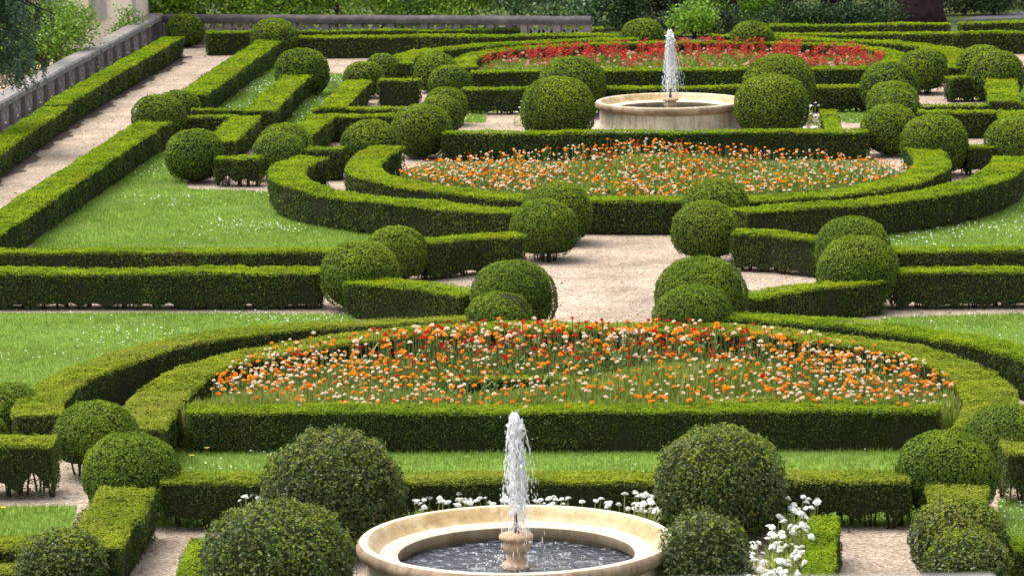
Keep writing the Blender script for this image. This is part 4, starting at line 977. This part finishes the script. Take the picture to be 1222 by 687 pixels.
# laurel shrubs behind the far balustrade
for i, x in enumerate((204, 240, 290, 345, 400, 455, 510, 560, 612, 660, 702)):
    p = AT(x, 10, random.uniform(89.8, 90.6)+0); far = x > 585 and True
    lb = ('glossy pale laurel shrub behind the far balustrade', 'yellow green laurel shrub behind the far balustrade')[0 if far else 1]
    side = ('first', 'second', 'third', 'fourth', 'fifth', 'sixth', 'seventh', 'eighth')
    lb += f', {side[i if not far else i-8]} of its colour from the left'
    tree('laurel_shrub', lb, 'shrub', p, [(random.uniform(-.5, .5), random.uniform(-.3, .3), random.uniform(.35, 1.9), .6, .5, .5) for _ in range(7)], 190, 22, .10, L_laurel2 if far else L_laurel, 1.4, .05, group='laurel shrubs behind the far balustrade', spread=.17)
# right background
def conifer(x, D, R, H, mat, label, nm='conifer_tree'):
    p = AT(x, 10, D); ells = [(random.uniform(-.1, .1)*R, 0, H*t, R*(1.08-t), R*(1.08-t), H*.14) for t in (.08, .2, .34, .48, .62, .78, .9)]
    return tree(nm, label, 'tree', p, ells, int(300*R*H/3), 22, .09, mat, H*.95, .1, M_bark2, .16, BT)
conifer(750, 90.5, .5, 2.6, L_mid, 'mid green upright conifer at the right end of the far balustrade')
conifer(786, 92, 1.0, 5, L_dark, 'dark conifer behind the pale ball, left of the far jet')
conifer(842, 93, 1.1, 5.5, L_dark, 'dark conifer straight behind the far jet')
conifer(905, 95, 1.1, 5.5, L_mid, 'dark green conifer behind the light green trees')
for x, D, R, zlo, H, mt, lb in ((827, 87.5, .32, .2, .62, L_light, 'small bright green bush in front of the dark conifers'),
                                (872, 90.6, .8, .15, 2.2, L_light, 'light green broadleaf tree left of the pale ball'),
                                (938, 90.6, .85, .15, 2.2, L_light, 'light green broadleaf tree right of the pale ball'),
                                (700, 92.5, 1.0, .4, 3.0, L_mid, 'mid green tree behind the glossy laurels'),
                                (1010, 92.5, 1.2, .2, 4.5, L_mid, 'mid green tree with a dark trunk above the clipped shrubs'),
                                (1165, 95.5, 1.4, .1, 4.0, L_dark, 'dark evergreen tree behind the grey road'),
                                (1232, 96.5, 1.6, .1, 4.0, L_dark, 'dark evergreen tree at the top right corner')):
    p = AT(x, 10, D); tree('bush' if R < .4 else 'broadleaf_tree', lb, 'bush' if R < .4 else 'tree', p, rnd_ells(8, R, H, zlo), int(250*R), 24, .095, mt, H*.8, .05 if R < .4 else .13, M_bark2, .18, BT)
for x, w_, lb in ((1150, 1.3, 'sixth'), (1185, .8, 'last'), (810, 1.0, 'first'), (850, 1.0, 'second'), (945, 1.0, 'third'), (990, 1.1, 'fourth'), (1035, 1.1, 'fifth')):
    p = AT(x, 22, 88.2 if x < 900 else (89.6 if x < 1100 else 93.3)); tree('evergreen_shrub', f'low dark evergreen shrub behind the far hedges, {lb} from the left', 'shrub', p, [(dx*w_, 0, .32+random.uniform(-.05, .1), .5, .35, .32) for dx in (-.4, 0, .4)], 120, 24, .07, L_mid if x > 900 else L_dark, .5, .05, group='low evergreen shrubs in the background', spread=.11)
p = AT(1096, 20, 91.5); mb = MB()
mb.tube([(0, 0, -.05), (.02, 0, .3), (0, 0, 1.5), (.05, 0, 5), (0, .1, 9)], [.75, .62, .55, .45, .3], 20)
e = empty('old_tree', (p[0], p[1], 0), 'very thick dark reddish tree trunk behind the far right hedges', 'tree', BT); mb.build('trunk', [M_bark2], e)
V, F = crown_leaves([(0, 0, 7.5, 2.6, 2.6, 1.6), (1.5, .5, 6.5, 1.6, 1.6, 1), (-1.5, .3, 6.6, 1.6, 1.6, 1)], 300, 16, .22, .4); link('crown', np_mesh('crown', V, F, [L_dark]), e)
p = AT(994, 6, 92.2); mb = MB(); mb.tube([(0, 0, -.05), (0, 0, 1.5), (.05, 0, 5)], [.34, .28, .2], 14)
e = empty('old_tree', (p[0], p[1], 0), 'dark tree trunk at the top edge, left of the very thick one', 'tree', BT); mb.build('trunk', [M_bark2], e)
V, F = crown_leaves([(0, 0, 5.4, 1.8, 1.8, 1.2)], 180, 16, .2, .35); link('crown', np_mesh('crown', V, F, [L_dark]), e)
sheet('road', [P(1140, 24.5), P(1300, 20), P(1300, 13), P(1222, 14), P(1180, 18)], .004+.004, M_road)
# a far wood closes the view
C = np.c_[RG.uniform(-19, 19, 60000), 100+RG.uniform(-1.2, 2.2, 60000), RG.uniform(0, 5.5, 60000)]
C = C[nz(C, 1.2)+RG.normal(size=len(C))*.4 > -.5]
C = C[(C[:, 0] > -8.6) | (C[:, 1] > 106)]
V, F = leaf_quads(C, np.tile([0, -.5, .6], (len(C), 1)), .24, 1.3, .28); o = link('far_wood', np_mesh('far_wood', V, F, [L_dark])); o['kind'] = 'stuff'; o['label'] = 'dark mass of far trees closing the view'; o['category'] = 'wood'
# cream building
hx0, hx1, hy = AT(-150, 10, 86.5)[0], AT(161, 10, 86.5)[0], 86.5
e = empty('house', ((hx0+hx1)/2, hy, 0), 'cream rendered house glimpsed between trees above the left balustrade', 'house')
hw = hx1-hx0
mb = MB(); mb.box((0, 4, 3.2), (hw, 8, 6.4)); mb.build('wall', [M_cream], e)
mb = MB(); mb.box((0, 4, 6.5), (hw+.6, 8.6, .22)); mb.build('roof', [M_trim], e)
mb = MB(); mb.box((hw/2-.02, -.02, 3.2), (.08, .08, 6.38)); mb.build('corner_trim', [M_trim], e)
for x, z in ((116, 1.4), (60, 1.4), (10, 1.4), (116, 4.4), (60, 4.4), (10, 4.4)):
    X = AT(x, 5, 86.5)[0]-(hx0+hx1)/2; mb = MB(); W_, H_ = .34, 1.3
    for dx in (-W_/2, W_/2): mb.box((X+dx, -.03, z), (.06, .08, H_))
    for dz in (-H_/2+.03, H_/2-.03): mb.box((X, -.032, z+dz), (W_-.06, .08, .06))
    wn = mb.build('window', [M_trim], e); mb = MB(); mb.box((X, -.012, z), (W_-.06, .03, H_-.1)); mb.build('pane', [M_trim], wn)
print('hedges', HEDGE_N, 'objects', len(bpy.data.objects), 'polys', sum(len(m.polygons) for m in bpy.data.meshes))
